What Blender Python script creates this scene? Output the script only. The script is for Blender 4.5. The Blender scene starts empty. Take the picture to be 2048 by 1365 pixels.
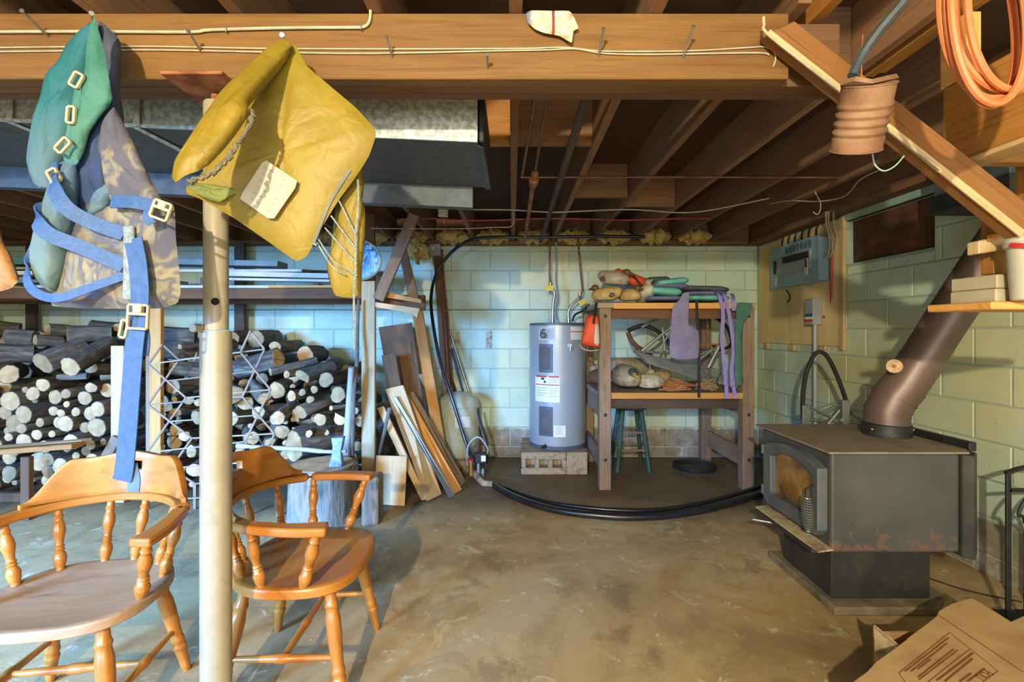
import bpy, bmesh, math, random
from mathutils import Vector, Matrix, Euler
random.seed(7)
SC = bpy.context.scene
COL = SC.collection
V = Vector
PI = math.pi
# ------------------------------------------------------------------ camera
FPX, CX, HY, EYE = 970.0, 1024.0, 662.0, 1.31
cam = bpy.data.cameras.new('camera'); cam.sensor_width = 36; cam.lens = FPX / 2048 * 36
cam.shift_y = (HY - 682.5) / 2048; cam.clip_start = .02
camo = bpy.data.objects.new('camera', cam); COL.objects.link(camo)
camo.location = (0, 0, EYE); camo.rotation_euler = (PI / 2, 0, 0); SC.camera = camo
# ------------------------------------------------------------------ world and lights
w = bpy.data.worlds.new('world'); SC.world = w; w.use_nodes = True
w.node_tree.nodes['Background'].inputs[0].default_value = (.55, .72, 1, 1)
w.node_tree.nodes['Background'].inputs[1].default_value = .6
def lamp(name, kind, loc, energy, color, aim=None, size=.1, size_y=None):
    l = bpy.data.lights.new(name, kind); l.energy = energy; l.color = color
    if kind == 'AREA':
        l.shape = 'RECTANGLE'; l.size = size; l.size_y = size_y or size
    else: l.shadow_soft_size = size
    o = bpy.data.objects.new(name, l); COL.objects.link(o); o.location = loc
    if aim: o.rotation_euler = (V(aim) - V(loc)).to_track_quat('-Z', 'Y').to_euler()
    return o
BULB = (-.6, -1.7, 2.06)
lamp('bulb_light', 'POINT', BULB, 640, (1, .85, .60), size=.035)
# daylight entering by the left window of the unseen end of the basement
lw_ = lamp('daylight_left_window', 'AREA', (-3.7, -1.85, 1.55), 310, (.16, .42, 1), (-2.55, 2.0, -.1), 1.5, 1.1); lw_.data.spread = 1.1
lamp('rear_fill', 'AREA', (.6, -2.05, 1.5), 90, (1, .94, .82), (.8, 4, 1.0), 2.5, 1.4)  # added soft fill lamp behind the viewer, no known window
SC.view_settings.view_transform = 'Standard'; SC.view_settings.look = 'None'
SC.view_settings.gamma = 1; SC.view_settings.use_curve_mapping = False
SC.view_settings.exposure = .2
# ------------------------------------------------------------------ helpers
def P(x, y, Y): return V(((x - CX) * Y / FPX, Y, EYE + (HY - y) * Y / FPX))
def G(x, y, z=0):
    Y = FPX * (EYE - z) / (y - HY); return P(x, y, Y)
def WX(x, y, X):
    Y = FPX * X / (x - CX); return P(x, y, Y)
class MB:
    def __init__(s): s.v = []; s.f = []; s.uv = []; s.mi = []
    def poly(s, pts, faces, grain=None, mi=0):
        b = len(s.v); pts = [V(p) for p in pts]; s.v += pts
        ox, oy = random.random() * 7, random.random() * 7
        if grain is None:
            d = [max(p[i] for p in pts) - min(p[i] for p in pts) for i in range(3)]
            grain = V([1 if i == d.index(max(d)) else 0 for i in range(3)])
        g = V(grain).normalized()
        for f in faces:
            q = [pts[i] for i in f]
            n = (q[1] - q[0]).cross(q[2] - q[0])
            if n.length < 1e-12: n = V((0, 0, 1))
            n.normalize(); t = n.cross(g)
            if t.length < .05:
                gg = n.orthogonal().normalized(); t = n.cross(gg)
                s.uv.append([(p.dot(gg) * .06 + ox, p.dot(t.normalized()) + oy) for p in q])
            else:
                t.normalize()
                s.uv.append([(p.dot(g) + ox, p.dot(t) + oy) for p in q])
            s.f.append([b + i for i in f]); s.mi.append(mi)
        return s
    def hexa(s, p, grain=None, mi=0):
        return s.poly(p, [(3, 2, 1, 0), (4, 5, 6, 7), (0, 1, 5, 4), (1, 2, 6, 5), (2, 3, 7, 6), (3, 0, 4, 7)], grain, mi)
    def box(s, c, size, rot=None, grain=None, mi=0):
        c = V(c); x, y, z = [a / 2 for a in size]
        R = Euler(rot).to_matrix() if rot is not None and not isinstance(rot, Matrix) else (rot or Matrix.Identity(3))
        p = [c + R @ V(q) for q in ((-x, -y, -z), (x, -y, -z), (x, y, -z), (-x, y, -z), (-x, -y, z), (x, -y, z), (x, y, z), (-x, y, z))]
        if grain is None:
            i = list(size).index(max(size)); grain = R.col[i]
        return s.hexa(p, grain, mi)
    def bx(s, a, b, grain=None, mi=0):
        a = V(a); b = V(b); return s.box((a + b) / 2, [abs(b[i] - a[i]) for i in range(3)], None, grain, mi)
    def bar(s, p0, p1, wd, th, up=(0, 0, 1), mi=0):
        """board from p0 to p1: wd across (perpendicular to up), th along up"""
        p0 = V(p0); p1 = V(p1); d = (p1 - p0).normalized(); up = V(up)
        sd = d.cross(up)
        if sd.length < 1e-4: sd = d.orthogonal()
        sd.normalize(); u = sd.cross(d).normalized(); a = sd * wd / 2; b = u * th / 2
        return s.hexa([p0 - a - b, p0 + a - b, p0 + a + b, p0 - a + b, p1 - a - b, p1 + a - b, p1 + a + b, p1 - a + b], d, mi)
    def prism(s, pts, vec, grain=None, mi=0):
        pts = [V(p) for p in pts]; n = len(pts); vec = V(vec)
        if grain is None:
            e = max(((pts[(i + 1) % n] - pts[i]) for i in range(n)), key=lambda q: q.length); grain = e
        fs = [list(range(n)), list(range(2 * n - 1, n - 1, -1))] + [(i, (i + 1) % n, n + (i + 1) % n, n + i) for i in range(n)]
        return s.poly(pts + [p + vec for p in pts], fs, grain, mi)
    def tube(s, path, r, seg=8, caps=True, closed=False, mi=0, flat=None):
        path = [V(p) for p in path]; n = len(path)
        rr = r if isinstance(r, (list, tuple)) else [r] * n
        b = len(s.v); nrm = None; L = 0; Ls = []
        for i in range(n):
            if closed: d = path[(i + 1) % n] - path[i - 1]
            else: d = path[min(i + 1, n - 1)] - path[max(i - 1, 0)]
            if d.length < 1e-9: d = V((0, 0, 1))
            d.normalize()
            if nrm is None:
                nrm = V(flat) if flat is not None else d.orthogonal()
            nrm = nrm - d * nrm.dot(d)
            if nrm.length < 1e-6: nrm = d.orthogonal()
            nrm.normalize(); bn = d.cross(nrm)
            if i: L += (path[i] - path[i - 1]).length
            Ls.append(L)
            for k in range(seg):
                a = 2 * PI * k / seg
                s.v.append(path[i] + (nrm * math.cos(a) + bn * math.sin(a)) * rr[i])
        o = random.random() * 5
        m = n if closed else n - 1
        for i in range(m):
            j = (i + 1) % n
            l1 = Ls[j] if j else L + (path[0] - path[-1]).length
            for k in range(seg):
                k2 = (k + 1) % seg; c = 2 * PI / seg * rr[i]
                s.f.append([b + i * seg + k, b + i * seg + k2, b + j * seg + k2, b + j * seg + k])
                s.uv.append([(Ls[i] + o, k * c), (Ls[i] + o, (k + 1) * c), (l1 + o, (k + 1) * c), (l1 + o, k * c)]); s.mi.append(mi)
        if caps and not closed:
            for i, rev in ((0, True), (n - 1, False)):
                idx = [b + i * seg + k for k in range(seg)]
                if rev: idx = idx[::-1]
                s.f.append(idx); s.uv.append([(rr[i] * math.cos(2 * PI * k / seg), rr[i] * math.sin(2 * PI * k / seg)) for k in range(seg)]); s.mi.append(mi)
        return s
    def lathe(s, p0, p1, prof, seg=12, mi=0, caps=True):
        p0 = V(p0); p1 = V(p1)
        return s.tube([p0.lerp(p1, t) for t, r in prof], [r for t, r in prof], seg, caps, mi=mi)
    def ribbon(s, path, width, th, wdir, mi=0):
        """flat strap along path, width along wdir (vector or list)"""
        path = [V(p) for p in path]; n = len(path); b = len(s.v); L = 0; Ls = []
        for i in range(n):
            d = (path[min(i + 1, n - 1)] - path[max(i - 1, 0)]).normalized()
            wv = V(wdir[i]) if isinstance(wdir, list) else V(wdir)
            wv = wv - d * wv.dot(d)
            if wv.length < 1e-5: wv = d.orthogonal()
            wv.normalize(); nn = d.cross(wv).normalized()
            if i: L += (path[i] - path[i - 1]).length
            Ls.append(L); wd = width[i] if isinstance(width, list) else width
            for a, c in ((-1, -1), (1, -1), (1, 1), (-1, 1)): s.v.append(path[i] + wv * a * wd / 2 + nn * c * th / 2)
        for i in range(n - 1):
            for k in range(4):
                k2 = (k + 1) % 4
                s.f.append([b + i * 4 + k, b + i * 4 + k2, b + i * 4 + 4 + k2, b + i * 4 + 4 + k])
                s.uv.append([(Ls[i], k), (Ls[i], k + .05), (Ls[i + 1], k + .05), (Ls[i + 1], k)]); s.mi.append(mi)
        for i in (0, n - 1):
            s.f.append([b + i * 4 + k for k in range(4)]); s.uv.append([(0, 0), (.05, 0), (.05, .01), (0, .01)]); s.mi.append(mi)
        return s
    def ball(s, c, rad, rot=None, nu=12, nv=8, fn=None, mi=0):
        c = V(c); R = Euler(rot).to_matrix() if rot is not None else Matrix.Identity(3); b = len(s.v)
        rad = rad if isinstance(rad, (tuple, list)) else (rad,) * 3
        for j in range(nv + 1):
            th = PI * j / nv
            for i in range(nu):
                ph = 2 * PI * i / nu
                d = V((math.sin(th) * math.cos(ph), math.sin(th) * math.sin(ph), math.cos(th)))
                q = V((d.x * rad[0], d.y * rad[1], d.z * rad[2]))
                if fn: q = fn(q, d)
                s.v.append(c + R @ q)
        for j in range(nv):
            for i in range(nu):
                i2 = (i + 1) % nu
                f = [b + j * nu + i, b + (j + 1) * nu + i, b + (j + 1) * nu + i2, b + j * nu + i2]
                s.f.append(f); s.mi.append(mi)
                s.uv.append([(i / nu, j / nv), (i / nu, (j + 1) / nv), ((i + 1) / nu, (j + 1) / nv), ((i + 1) / nu, j / nv)])
        return s
    def pillow(s, poly, th, rings=5, sub=3, c=None, wob=.0, mi=0, flatp=2.6, cthick=None):
        """puffy padded panel: poly = [(x px, y px, depth)], star-shaped; thickness th"""
        pts = []
        n0 = len(poly)
        for i in range(n0):
            a, b2 = V(poly[i]), V(poly[(i + 1) % n0])
            pm, pn = V(poly[i - 1]), V(poly[(i + 2) % n0])
            for k in range(sub):
                t = k / sub
                q = a * (1 - t) + b2 * t
                # light Catmull-Rom rounding
                cr = .5 * ((2 * a) + (b2 - pm) * t + (2 * pm - 5 * a + 4 * b2 - pn) * t * t + (3 * a - pm - 3 * b2 + pn) * t ** 3)
                pts.append(q * .55 + cr * .45)
        W = [P(*p) for p in pts]; n = len(W)
        cc = P(*c) if c else sum(W, V()) / n
        b = len(s.v); ts = [1.0] + [1 - ((k + 1) / rings) ** 1.15 for k in range(rings)]
        ts[-1] = .0001; ph = random.random() * 6
        for side in (-1, 1):
            for ti, t in enumerate(ts):
                h = th / 2 * (1 - t ** flatp) ** .5 if t < 1 else 0
                for i, p in enumerate(W):
                    q = cc + (p - cc) * t
                    a = 2 * PI * i / n
                    wv = wob * (math.sin(a * 3 + ph + t * 5) + .6 * math.sin(a * 7 + t * 9 + ph)) * (1 - t * t * .4) * min(1, 2.2 * t)
                    s.v.append(q + V((0, side * h + wv, 0)))
        m = len(ts)
        for sd in (0, 1):
            o = b + sd * m * n
            for ti in range(m - 1):
                for i in range(n):
                    j = (i + 1) % n
                    s.f.append([o + ti * n + i, o + ti * n + j, o + (ti + 1) * n + j, o + (ti + 1) * n + i]); s.mi.append(mi)
                    s.uv.append([(s.v[k].x, s.v[k].z) for k in s.f[-1]])
        for i in range(n):
            j = (i + 1) % n
            s.f.append([b + i, b + j, b + m * n + j, b + m * n + i]); s.mi.append(mi); s.uv.append([(0, 0)] * 4)
        return s
    def mesh(s, name, smooth=False, recalc=True, ang=40):
        me = bpy.data.meshes.new(name); me.from_pydata([tuple(v) for v in s.v], [], s.f)
        ul = me.uv_layers.new(name='UVMap')
        fl = []
        for u in s.uv:
            for a in u: fl += [a[0], a[1]]
        ul.data.foreach_set('uv', fl)
        me.polygons.foreach_set('material_index', s.mi)
        if recalc:
            bm = bmesh.new(); bm.from_mesh(me); bmesh.ops.remove_doubles(bm, verts=bm.verts, dist=1e-6)
            bmesh.ops.recalc_face_normals(bm, faces=bm.faces); bm.to_mesh(me); bm.free()
        if smooth:
            me.polygons.foreach_set('use_smooth', [True] * len(me.polygons)); me.set_sharp_from_angle(angle=math.radians(ang))
        me.update(); return me
    def build(s, name, mat, parent=None, smooth=False, bevel=0, recalc=True, ang=40, seg=1):
        me = s.mesh(name, smooth, recalc, ang)
        return link(name, me, mat, parent, bevel, seg)
def link(name, me, mat=None, parent=None, bevel=0, seg=1):
    o = bpy.data.objects.new(name, me); COL.objects.link(o)
    if mat is not None and not me.materials:
        for m in (mat if isinstance(mat, (list, tuple)) else [mat]): me.materials.append(m)
    if parent is not None:
        o.parent = parent
        if parent.type == 'EMPTY': o.matrix_parent_inverse = Matrix.Translation(-parent.location)
    if bevel:
        b = o.modifiers.new('bevel', 'BEVEL'); b.width = bevel; b.segments = seg; b.limit_method = 'ANGLE'; b.angle_limit = math.radians(35)
    return o
def tag(o, label, cat, group=None):
    o['label'] = label; o['category'] = cat
    if group: o['group'] = group
    return o
def thing(name, label, cat, loc=(0, 0, 0), group=None):
    o = bpy.data.objects.new(name, None); COL.objects.link(o); o.location = loc; o.empty_display_size = .1
    return tag(o, label, cat, group)
def struct(o): o['kind'] = 'structure'; return o
def dup(o, parent=None):
    c = o.copy(); COL.objects.link(c)
    if parent is not None:
        mi = o.matrix_parent_inverse.copy(); c.parent = parent; c.matrix_parent_inverse = mi
    for ch in [k for k in bpy.data.objects if k.parent == o]: dup(ch, c)
    return c
def cr(pts, n=8, closed=False):
    """Catmull-Rom through 3D points"""
    pts = [V(p) for p in pts]; out = []; m = len(pts)
    rng = range(m) if closed else range(m - 1)
    for i in rng:
        if closed: a, b, c, d = pts[i - 1], pts[i], pts[(i + 1) % m], pts[(i + 2) % m]
        else: a, b, c, d = pts[max(i - 1, 0)], pts[i], pts[i + 1], pts[min(i + 2, m - 1)]
        for k in range(n):
            t = k / n
            out.append(.5 * ((2 * b) + (c - a) * t + (2 * a - 5 * b + 4 * c - d) * t * t + (3 * b - a - 3 * c + d) * t ** 3))
    if not closed: out.append(pts[-1])
    return out
def PP(l, Y=None): return [P(*q) if len(q) == 3 else P(q[0], q[1], Y) for q in l]
def text(name, body, mat, size, origin, xdir, up, parent=None, depth=.0006, align='CENTER', bold=0):
    cu = bpy.data.curves.new(name, 'FONT'); cu.body = body; cu.size = size; cu.extrude = depth; cu.align_x = align; cu.align_y = 'CENTER'; cu.offset = bold
    to = bpy.data.objects.new(name, cu); COL.objects.link(to)
    dg = bpy.context.evaluated_depsgraph_get(); me = bpy.data.meshes.new_from_object(to.evaluated_get(dg))
    bpy.data.objects.remove(to); bpy.data.curves.remove(cu)
    x = V(xdir).normalized(); u = V(up); u = (u - x * u.dot(x)).normalized(); n = x.cross(u)
    M = Matrix(((x.x, u.x, n.x, origin[0]), (x.y, u.y, n.y, origin[1]), (x.z, u.z, n.z, origin[2]), (0, 0, 0, 1)))
    me.transform(M); me.materials.clear()
    return link(name, me, mat, parent)
# ------------------------------------------------------------------ materials
MATS = {}
def hexc(h):
    h = h.lstrip('#'); c = [int(h[i:i + 2], 16) / 255 for i in (0, 2, 4)]
    return tuple((x / 12.92 if x <= .04045 else ((x + .055) / 1.055) ** 2.4) for x in c) + (1,)
class NT:
    def __init__(s, name):
        s.m = bpy.data.materials.new(name); s.m.use_nodes = True; s.t = s.m.node_tree; s.n = s.t.nodes
        s.b = s.n['Principled BSDF']; s.x = -300
    def add(s, typ, **kw):
        q = s.n.new(typ); s.x -= 40; q.location = (s.x, random.randint(-300, 300))
        for k, v in kw.items():
            if k.startswith('i_'):
                key = k[2:]; key = int(key) if key.isdigit() else key
                q.inputs[key].default_value = v
            else: setattr(q, k, v)
        return q
    def lk(s, a, b): s.t.links.new(a, b)
    def coord(s, kind, scale=(1, 1, 1), loc=(0, 0, 0)):
        tc = s.add('ShaderNodeTexCoord'); mp = s.add('ShaderNodeMapping'); mp.inputs['Scale'].default_value = scale; mp.inputs['Location'].default_value = loc
        s.lk(tc.outputs[kind], mp.inputs[0]); return mp.outputs[0]
    def noise(s, vec, scale, detail=4, rough=.6, dist=0):
        q = s.add('ShaderNodeTexNoise'); q.inputs['Scale'].default_value = scale; q.inputs['Detail'].default_value = detail
        q.inputs['Roughness'].default_value = rough; q.inputs['Distortion'].default_value = dist
        s.lk(vec, q.inputs['Vector']); return q.outputs[0]
    def ramp(s, fac, stops, interp='LINEAR'):
        q = s.add('ShaderNodeValToRGB'); e = q.color_ramp.elements; q.color_ramp.interpolation = interp
        while len(e) < len(stops): e.new(.5)
        for i, (p, c) in enumerate(stops):
            e[i].position = p; e[i].color = c if len(c) == 4 else (*c, 1)
        s.lk(fac, q.inputs[0]); return q.outputs[0]
    def mix(s, fac, a, b, mode='MIX'):
        q = s.add('ShaderNodeMix', data_type='RGBA', blend_type=mode)
        for k, v in ((0, fac), (6, a), (7, b)):
            if hasattr(v, 'is_linked'): s.lk(v, q.inputs[k])
            else: q.inputs[k].default_value = v
        return q.outputs[2]
    def math(s, op, a, b=.5, clamp=False):
        q = s.add('ShaderNodeMath', operation=op, use_clamp=clamp)
        for k, v in ((0, a), (1, b)):
            if hasattr(v, 'is_linked'): s.lk(v, q.inputs[k])
            else: q.inputs[k].default_value = v
        return q.outputs[0]
    def rnd(s, col, lo=.8, hi=1.15):
        oi = s.add('ShaderNodeObjectInfo'); mr = s.add('ShaderNodeMapRange', i_3=lo, i_4=hi)
        s.lk(oi.outputs['Random'], mr.inputs[0])
        h = s.add('ShaderNodeHueSaturation'); s.lk(mr.outputs[0], h.inputs['Value']); s.lk(col, h.inputs['Color']); return h.outputs[0]
    def bump(s, h, strength=.3, dist=.01):
        q = s.add('ShaderNodeBump', i_Strength=strength, i_Distance=dist); s.lk(h, q.inputs['Height']); s.lk(q.outputs[0], s.b.inputs['Normal'])
    def fin(s, col, rough=.6, metal=0, spec=.5):
        if hasattr(col, 'is_linked'): s.lk(col, s.b.inputs['Base Color'])
        else: s.b.inputs['Base Color'].default_value = col
        if hasattr(rough, 'is_linked'): s.lk(rough, s.b.inputs['Roughness'])
        else: s.b.inputs['Roughness'].default_value = rough
        s.b.inputs['Metallic'].default_value = metal; s.b.inputs['Specular IOR Level'].default_value = spec
        return s.m
def wood(name, a, b, c=None, rough=.6, gs=(1.5, 38, 1), knots=0, var=(.8, 1.15), bump=.25, blotch=None, spec=.3):
    k = NT(name); vec = k.coord('UV', gs); n1 = k.noise(vec, 1.6, 5, .65, .6)
    col = k.ramp(n1, [(.3, hexc(a)), (.55, hexc(b)), (.75, hexc(c or a))])
    v2 = k.coord('UV', (1.2, 4, 1)); n2 = k.noise(v2, 1.5, 3)
    col = k.mix(k.ramp(n2, [(.35, (0, 0, 0)), (.7, (.45,) * 3)]), col, hexc(blotch or a))
    if knots:
        vo = k.add('ShaderNodeTexVoronoi', i_Scale=1.0); k.lk(k.coord('UV', (3.2, 6.5, 1)), vo.inputs['Vector'])
        col = k.mix(k.ramp(vo.outputs['Distance'], [(.035, (.85,) * 3), (.10, (0, 0, 0))]), col, hexc('#3a2010'))
    col = k.rnd(col, *var); k.bump(n1, bump, .004)
    MATS[name] = k.fin(col, rough, 0, spec); return MATS[name]
def mat(name, a, b=None, scale=6, rough=.6, metal=0, bump=0, bscale=None, spec=.4, lo=.35, hi=.65, stretch=(1, 1, 1), coord='Object', var=None, detail=5, c=None):
    k = NT(name); vec = k.coord(coord, stretch); ca = hexc(a)
    if b:
        n = k.noise(vec, scale, detail)
        st = [(lo, ca), (hi, hexc(b))]
        if c: st = [(lo, ca), ((lo + hi) / 2, hexc(b)), (hi, hexc(c))]
        col = k.ramp(n, st)
        if var: col = k.rnd(col, *var)
    else: col = ca
    if bump: k.bump(k.noise(vec, bscale or scale * 4, 4), bump, .01)
    MATS[name] = k.fin(col, rough, metal, spec); return MATS[name]
m = MATS
# ------------------------------------------------------------------ material palette
wood('pine_beam', '#654620', '#79572a', '#523617', knots=1, var=(.95, 1.05), blotch='#4d3217', gs=(1.2, 30, 1))
wood('joist_wood', '#6a4a31', '#836043', '#553a26', rough=.8, blotch='#4a3322', var=(.85, 1.2))
wood('pine_lit', '#94602a', '#b07a3a', '#7a4a20', knots=1, var=(.85, 1.1), blotch='#7d4c1f')
wood('pine_pale', '#b79a6c', '#cdb184', '#98794e', rough=.65, var=(.85, 1.1), blotch='#8a6b45')
wood('wood_orange', '#b98141', '#cf9a55', '#a26a30', rough=.6)
wood('wood_grey', '#8b7b66', '#a6967e', '#6f604e', rough=.85, blotch='#5d5040')
wood('wood_brown', '#5d4129', '#74543a', '#452f1d', rough=.8, blotch='#3d2a1b')
wood('wood_dark', '#41352c', '#57483b', '#2f2620', rough=.85, blotch='#2a211b')
wood('wood_weather', '#786352', '#96806a', '#5a4a3c', rough=.9, blotch='#4d3f33')
wood('chair_wood', '#985c22', '#b0722c', '#824a19', rough=.32, gs=(1.2, 16, 1), var=(.95, 1.05), bump=.05, blotch='#7d4819', spec=.5)
wood('stool_green', '#2b433b', '#38554b', '#1d302b', rough=.6, var=(.95, 1.05), blotch='#22352f')
wood('axe_handle', '#8d8a86', '#a8a49c', '#706c66', rough=.6)
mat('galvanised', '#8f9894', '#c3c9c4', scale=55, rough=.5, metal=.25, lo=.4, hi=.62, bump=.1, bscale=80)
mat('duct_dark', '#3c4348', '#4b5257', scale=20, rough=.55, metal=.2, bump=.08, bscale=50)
mat('steel', '#8c9092', '#a3a6a6', scale=20, rough=.35, metal=.8)
mat('dark_iron', '#2b2c2e', '#3a3a3a', scale=20, rough=.55, metal=.5, bump=.1)
mat('rust', '#6b3d26', '#8d5836', scale=14, rough=.85, c='#9c6b45', bump=.2)
mat('can_rust', '#6b4d38', '#846147', scale=9, rough=.7, c='#927357', bump=.15, metal=.2)
mat('copper', '#6b4530', '#8a5a3c', scale=12, rough=.5, metal=.6)
mat('black_poly', '#15171a', '#1f2224', scale=12, rough=.3, spec=.6)
mat('black_rubber', '#161616', '#242424', scale=20, rough=.7)
mat('post_paint', '#887f69', '#968d76', scale=7, rough=.4, c='#7a715b', lo=.3, hi=.8)
mat('white_plastic', '#bfbbad', '#b0ab9c', scale=5, rough=.4)
mat('cable_white', '#aaa48e', '#988e74', scale=30, rough=.5)
mat('mint_paint', '#7f9f92', '#94b3a3', scale=10, rough=.7, bump=.1)
mat('insulation', '#a98a4c', '#c9ac68', scale=16, rough=1, c='#8b6c38', bump=1, bscale=60)
mat('rust_stain', '#b5b096', '#9a6a3a', scale=16, rough=.9, c='#b5b096', lo=.42, hi=.66)
mat('dark_hole', '#0d0c0b', '#161412', scale=8, rough=.9)
def block_mat(name, blotch):
    k = NT(name); vec = k.coord('Object'); geo = k.add('ShaderNodeNewGeometry'); pos = geo.outputs['Position']
    n = k.noise(pos, 1.6, 5, .6, .4)
    col = k.ramp(n, [(.3, hexc('#a3bdae')), (.5, hexc('#bdd0bb')), (.68, hexc('#ccd4b6'))])
    n2 = k.noise(pos, .9, 3)
    col = k.mix(k.ramp(n2, [(.44, (0, 0, 0)), (.68, (.8,) * 3)]), col, hexc(blotch))  # broad ochre patches spread over the wall paint by noise
    sp = k.ramp(k.noise(pos, 60, 3), [(.66, (0, 0, 0)), (.72, (.6,) * 3)])
    col = k.mix(sp, col, hexc('#5f5a48'))
    # unpainted damp first course, ragged edge of the paint
    sx = k.add('ShaderNodeSeparateXYZ'); k.lk(pos, sx.inputs[0])
    zz = k.math('ADD', sx.outputs[2], k.math('MULTIPLY', k.noise(pos, 7, 4), .09))
    low = k.ramp(zz, [(.33, (1, 1, 1)), (.36, (0, 0, 0))])
    raw = k.ramp(k.noise(pos, 6, 6, .7), [(.35, hexc('#6f6657')), (.55, hexc('#8d8675')), (.7, hexc('#b6b4aa'))])
    col = k.mix(low, col, raw); col = k.rnd(col, .93, 1.05)
    k.bump(k.noise(pos, 90, 4), .25, .006)
    MATS[name] = k.fin(col, .75, 0, .3)
block_mat('block_paint', '#bdb174')
mat('mortar', '#a3b3a0', '#93a391', scale=12, rough=.9)
mat('rust_board', '#3d2c23', '#5e3a26', scale=5, rough=.8, c='#8a5332', lo=.35, hi=.75, bump=.3, bscale=40)
def floor_mat():
    k = NT('concrete'); geo = k.add('ShaderNodeNewGeometry'); pos = geo.outputs['Position']
    n = k.noise(pos, .85, 7, .62, .5)
    col = k.ramp(n, [(.30, hexc('#7d6847')), (.45, hexc('#a28a60')), (.57, hexc('#b39c70')), (.7, hexc('#c4b28c'))])
    n2 = k.noise(pos, 2.3, 6, .7, 1.0)
    col = k.mix(k.ramp(n2, [(.5, (0, 0, 0)), (.66, (.55,) * 3)]), col, hexc('#75623f'))
    col = k.mix(k.ramp(k.noise(pos, 4.6, 6, .65, .8), [(.6, (0, 0, 0)), (.66, (.5,) * 3)]), col, hexc('#cdbf9f'))
    col = k.mix(k.ramp(k.noise(pos, 9, 8, .75, .4), [(.60, (0, 0, 0)), (.64, (.6,) * 3)]), col, hexc('#d2c6a8'))
    col = k.mix(k.ramp(k.noise(pos, 3.1, 8, .7, .3), [(.36, (.5,) * 3), (.44, (0, 0, 0))]), col, hexc('#6b5a3e'))
    # damp stain along the back of the room with its own ragged outline
    sx = k.add('ShaderNodeSeparateXYZ'); k.lk(pos, sx.inputs[0])
    yy = k.math('ADD', sx.outputs[1], k.math('MULTIPLY', k.noise(pos, .9, 5, .6, .6), 1.1))
    damp = k.ramp(k.math('MULTIPLY', yy, .2), [(.775, (0, 0, 0)), (.87, (.82,) * 3)])
    col = k.mix(damp, col, hexc('#54432f'))
    # rusty orange streaks
    col = k.mix(k.ramp(k.noise(pos, 1.3, 4, .5, 1.5), [(.62, (0, 0, 0)), (.72, (.4,) * 3)]), col, hexc('#9c6a2c'))
    sp = k.ramp(k.noise(pos, 70, 3), [(.68, (0, 0, 0)), (.74, (.7,) * 3)])
    col = k.mix(sp, col, hexc('#4d4437'))
    k.bump(k.noise(pos, 35, 5), .2, .006)
    r = k.ramp(n2, [(.35, (.5,) * 3), (.7, (.8,) * 3)])
    MATS['concrete'] = k.fin(col, r, 0, .4)
floor_mat()
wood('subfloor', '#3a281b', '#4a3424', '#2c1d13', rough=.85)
# ------------------------------------------------------------------ room shell
XL, XR, YN, YB, ZC = -5.7, 2.55, -2.4, 5.03, 2.465
floor = struct(MB().bx((XL, YN, -.12), (XR + .2, YB + .2, 0)).build('floor', m['concrete']))
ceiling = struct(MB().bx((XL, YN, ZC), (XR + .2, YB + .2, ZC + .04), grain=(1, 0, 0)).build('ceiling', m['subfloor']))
def rect_minus(r, h):
    a0, a1, b0, b1 = r
    if h is None or a1 <= h[0] or a0 >= h[1] or b1 <= h[2] or b0 >= h[3]: return [r]
    o = []
    if a0 < h[0]: o.append((a0, h[0], b0, b1))
    if a1 > h[1]: o.append((h[1], a1, b0, b1))
    m0, m1 = max(a0, h[0]), min(a1, h[1])
    if b0 < h[2]: o.append((m0, m1, b0, h[2]))
    if b1 > h[3]: o.append((m0, m1, h[3], b1))
    return o
BW, BH, JT = .4064, .2032, .007
_bm = {}
def block(u0, u1, z0, z1, axis, parent, face):
    wd, ht = u1 - u0 - JT, z1 - z0 - JT
    if wd < .02 or ht < .02: return
    key = (round(wd, 3), round(ht, 3), axis)
    if key not in _bm:
        b = MB(); e = .005; x, z = wd / 2, ht / 2
        pts = [(-x, .03, -z), (x, .03, -z), (x, .03, z), (-x, .03, z), (-x, e, -z), (x, e, -z), (x, e, z), (-x, e, z), (-x + e, 0, -z + e), (x - e, 0, -z + e), (x - e, 0, z - e), (-x + e, 0, z - e)]
        fs = [(4, 5, 1, 0), (5, 6, 2, 1), (6, 7, 3, 2), (7, 4, 0, 3), (8, 9, 5, 4), (9, 10, 6, 5), (10, 11, 7, 6), (11, 8, 4, 7), (8, 11, 10, 9)]
        if axis == 'y': pts = [(p[1], -p[0], p[2]) for p in pts]
        b.poly(pts, fs); _bm[key] = b.mesh('concrete_block', recalc=False); _bm[key].materials.append(m['block_paint'])
    o = link('concrete_block', _bm[key], None, parent)
    d = random.uniform(-.0012, .0012)
    o.location = ((u0 + u1) / 2, face + d, (z0 + z1) / 2) if axis == 'x' else (face + d, (u0 + u1) / 2, (z0 + z1) / 2)
ZT = 2.19
rows = [(0, .106)] + [(.106 + BH * k, min(.106 + BH * (k + 1), ZT)) for k in range(11)]
rows = [r for r in rows if r[1] - r[0] > .03]
wall_back = struct(MB().bx((XL, YB + .004, 0), (XR + .2, YB + .2, ZT)).build('wall_back', m['mortar']))
for k, (z0, z1) in enumerate(rows):
    off = -.426 + (0 if k % 2 else BW / 2)
    u = off - BW * 13
    while u < XR:
        if u + BW > XL: block(max(u, XL), min(u + BW, XR), z0, z1, 'x', wall_back, YB)
        u += BW
wall_left = struct(MB().bx((XL - .2, YN, 0), (XL, YB + .2, ZC)).build('wall_left', m['block_paint']))
HOLE = (2.93, 3.71, 1.80, 2.145)
wr = MB()
for r in rect_minus((YN, YB + .2, 0, ZC), HOLE): wr.bx((XR + .004, r[0], r[2]), (XR + .2, r[1], r[3]))
wall_right = struct(wr.build('wall_right', m['mortar']))
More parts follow.
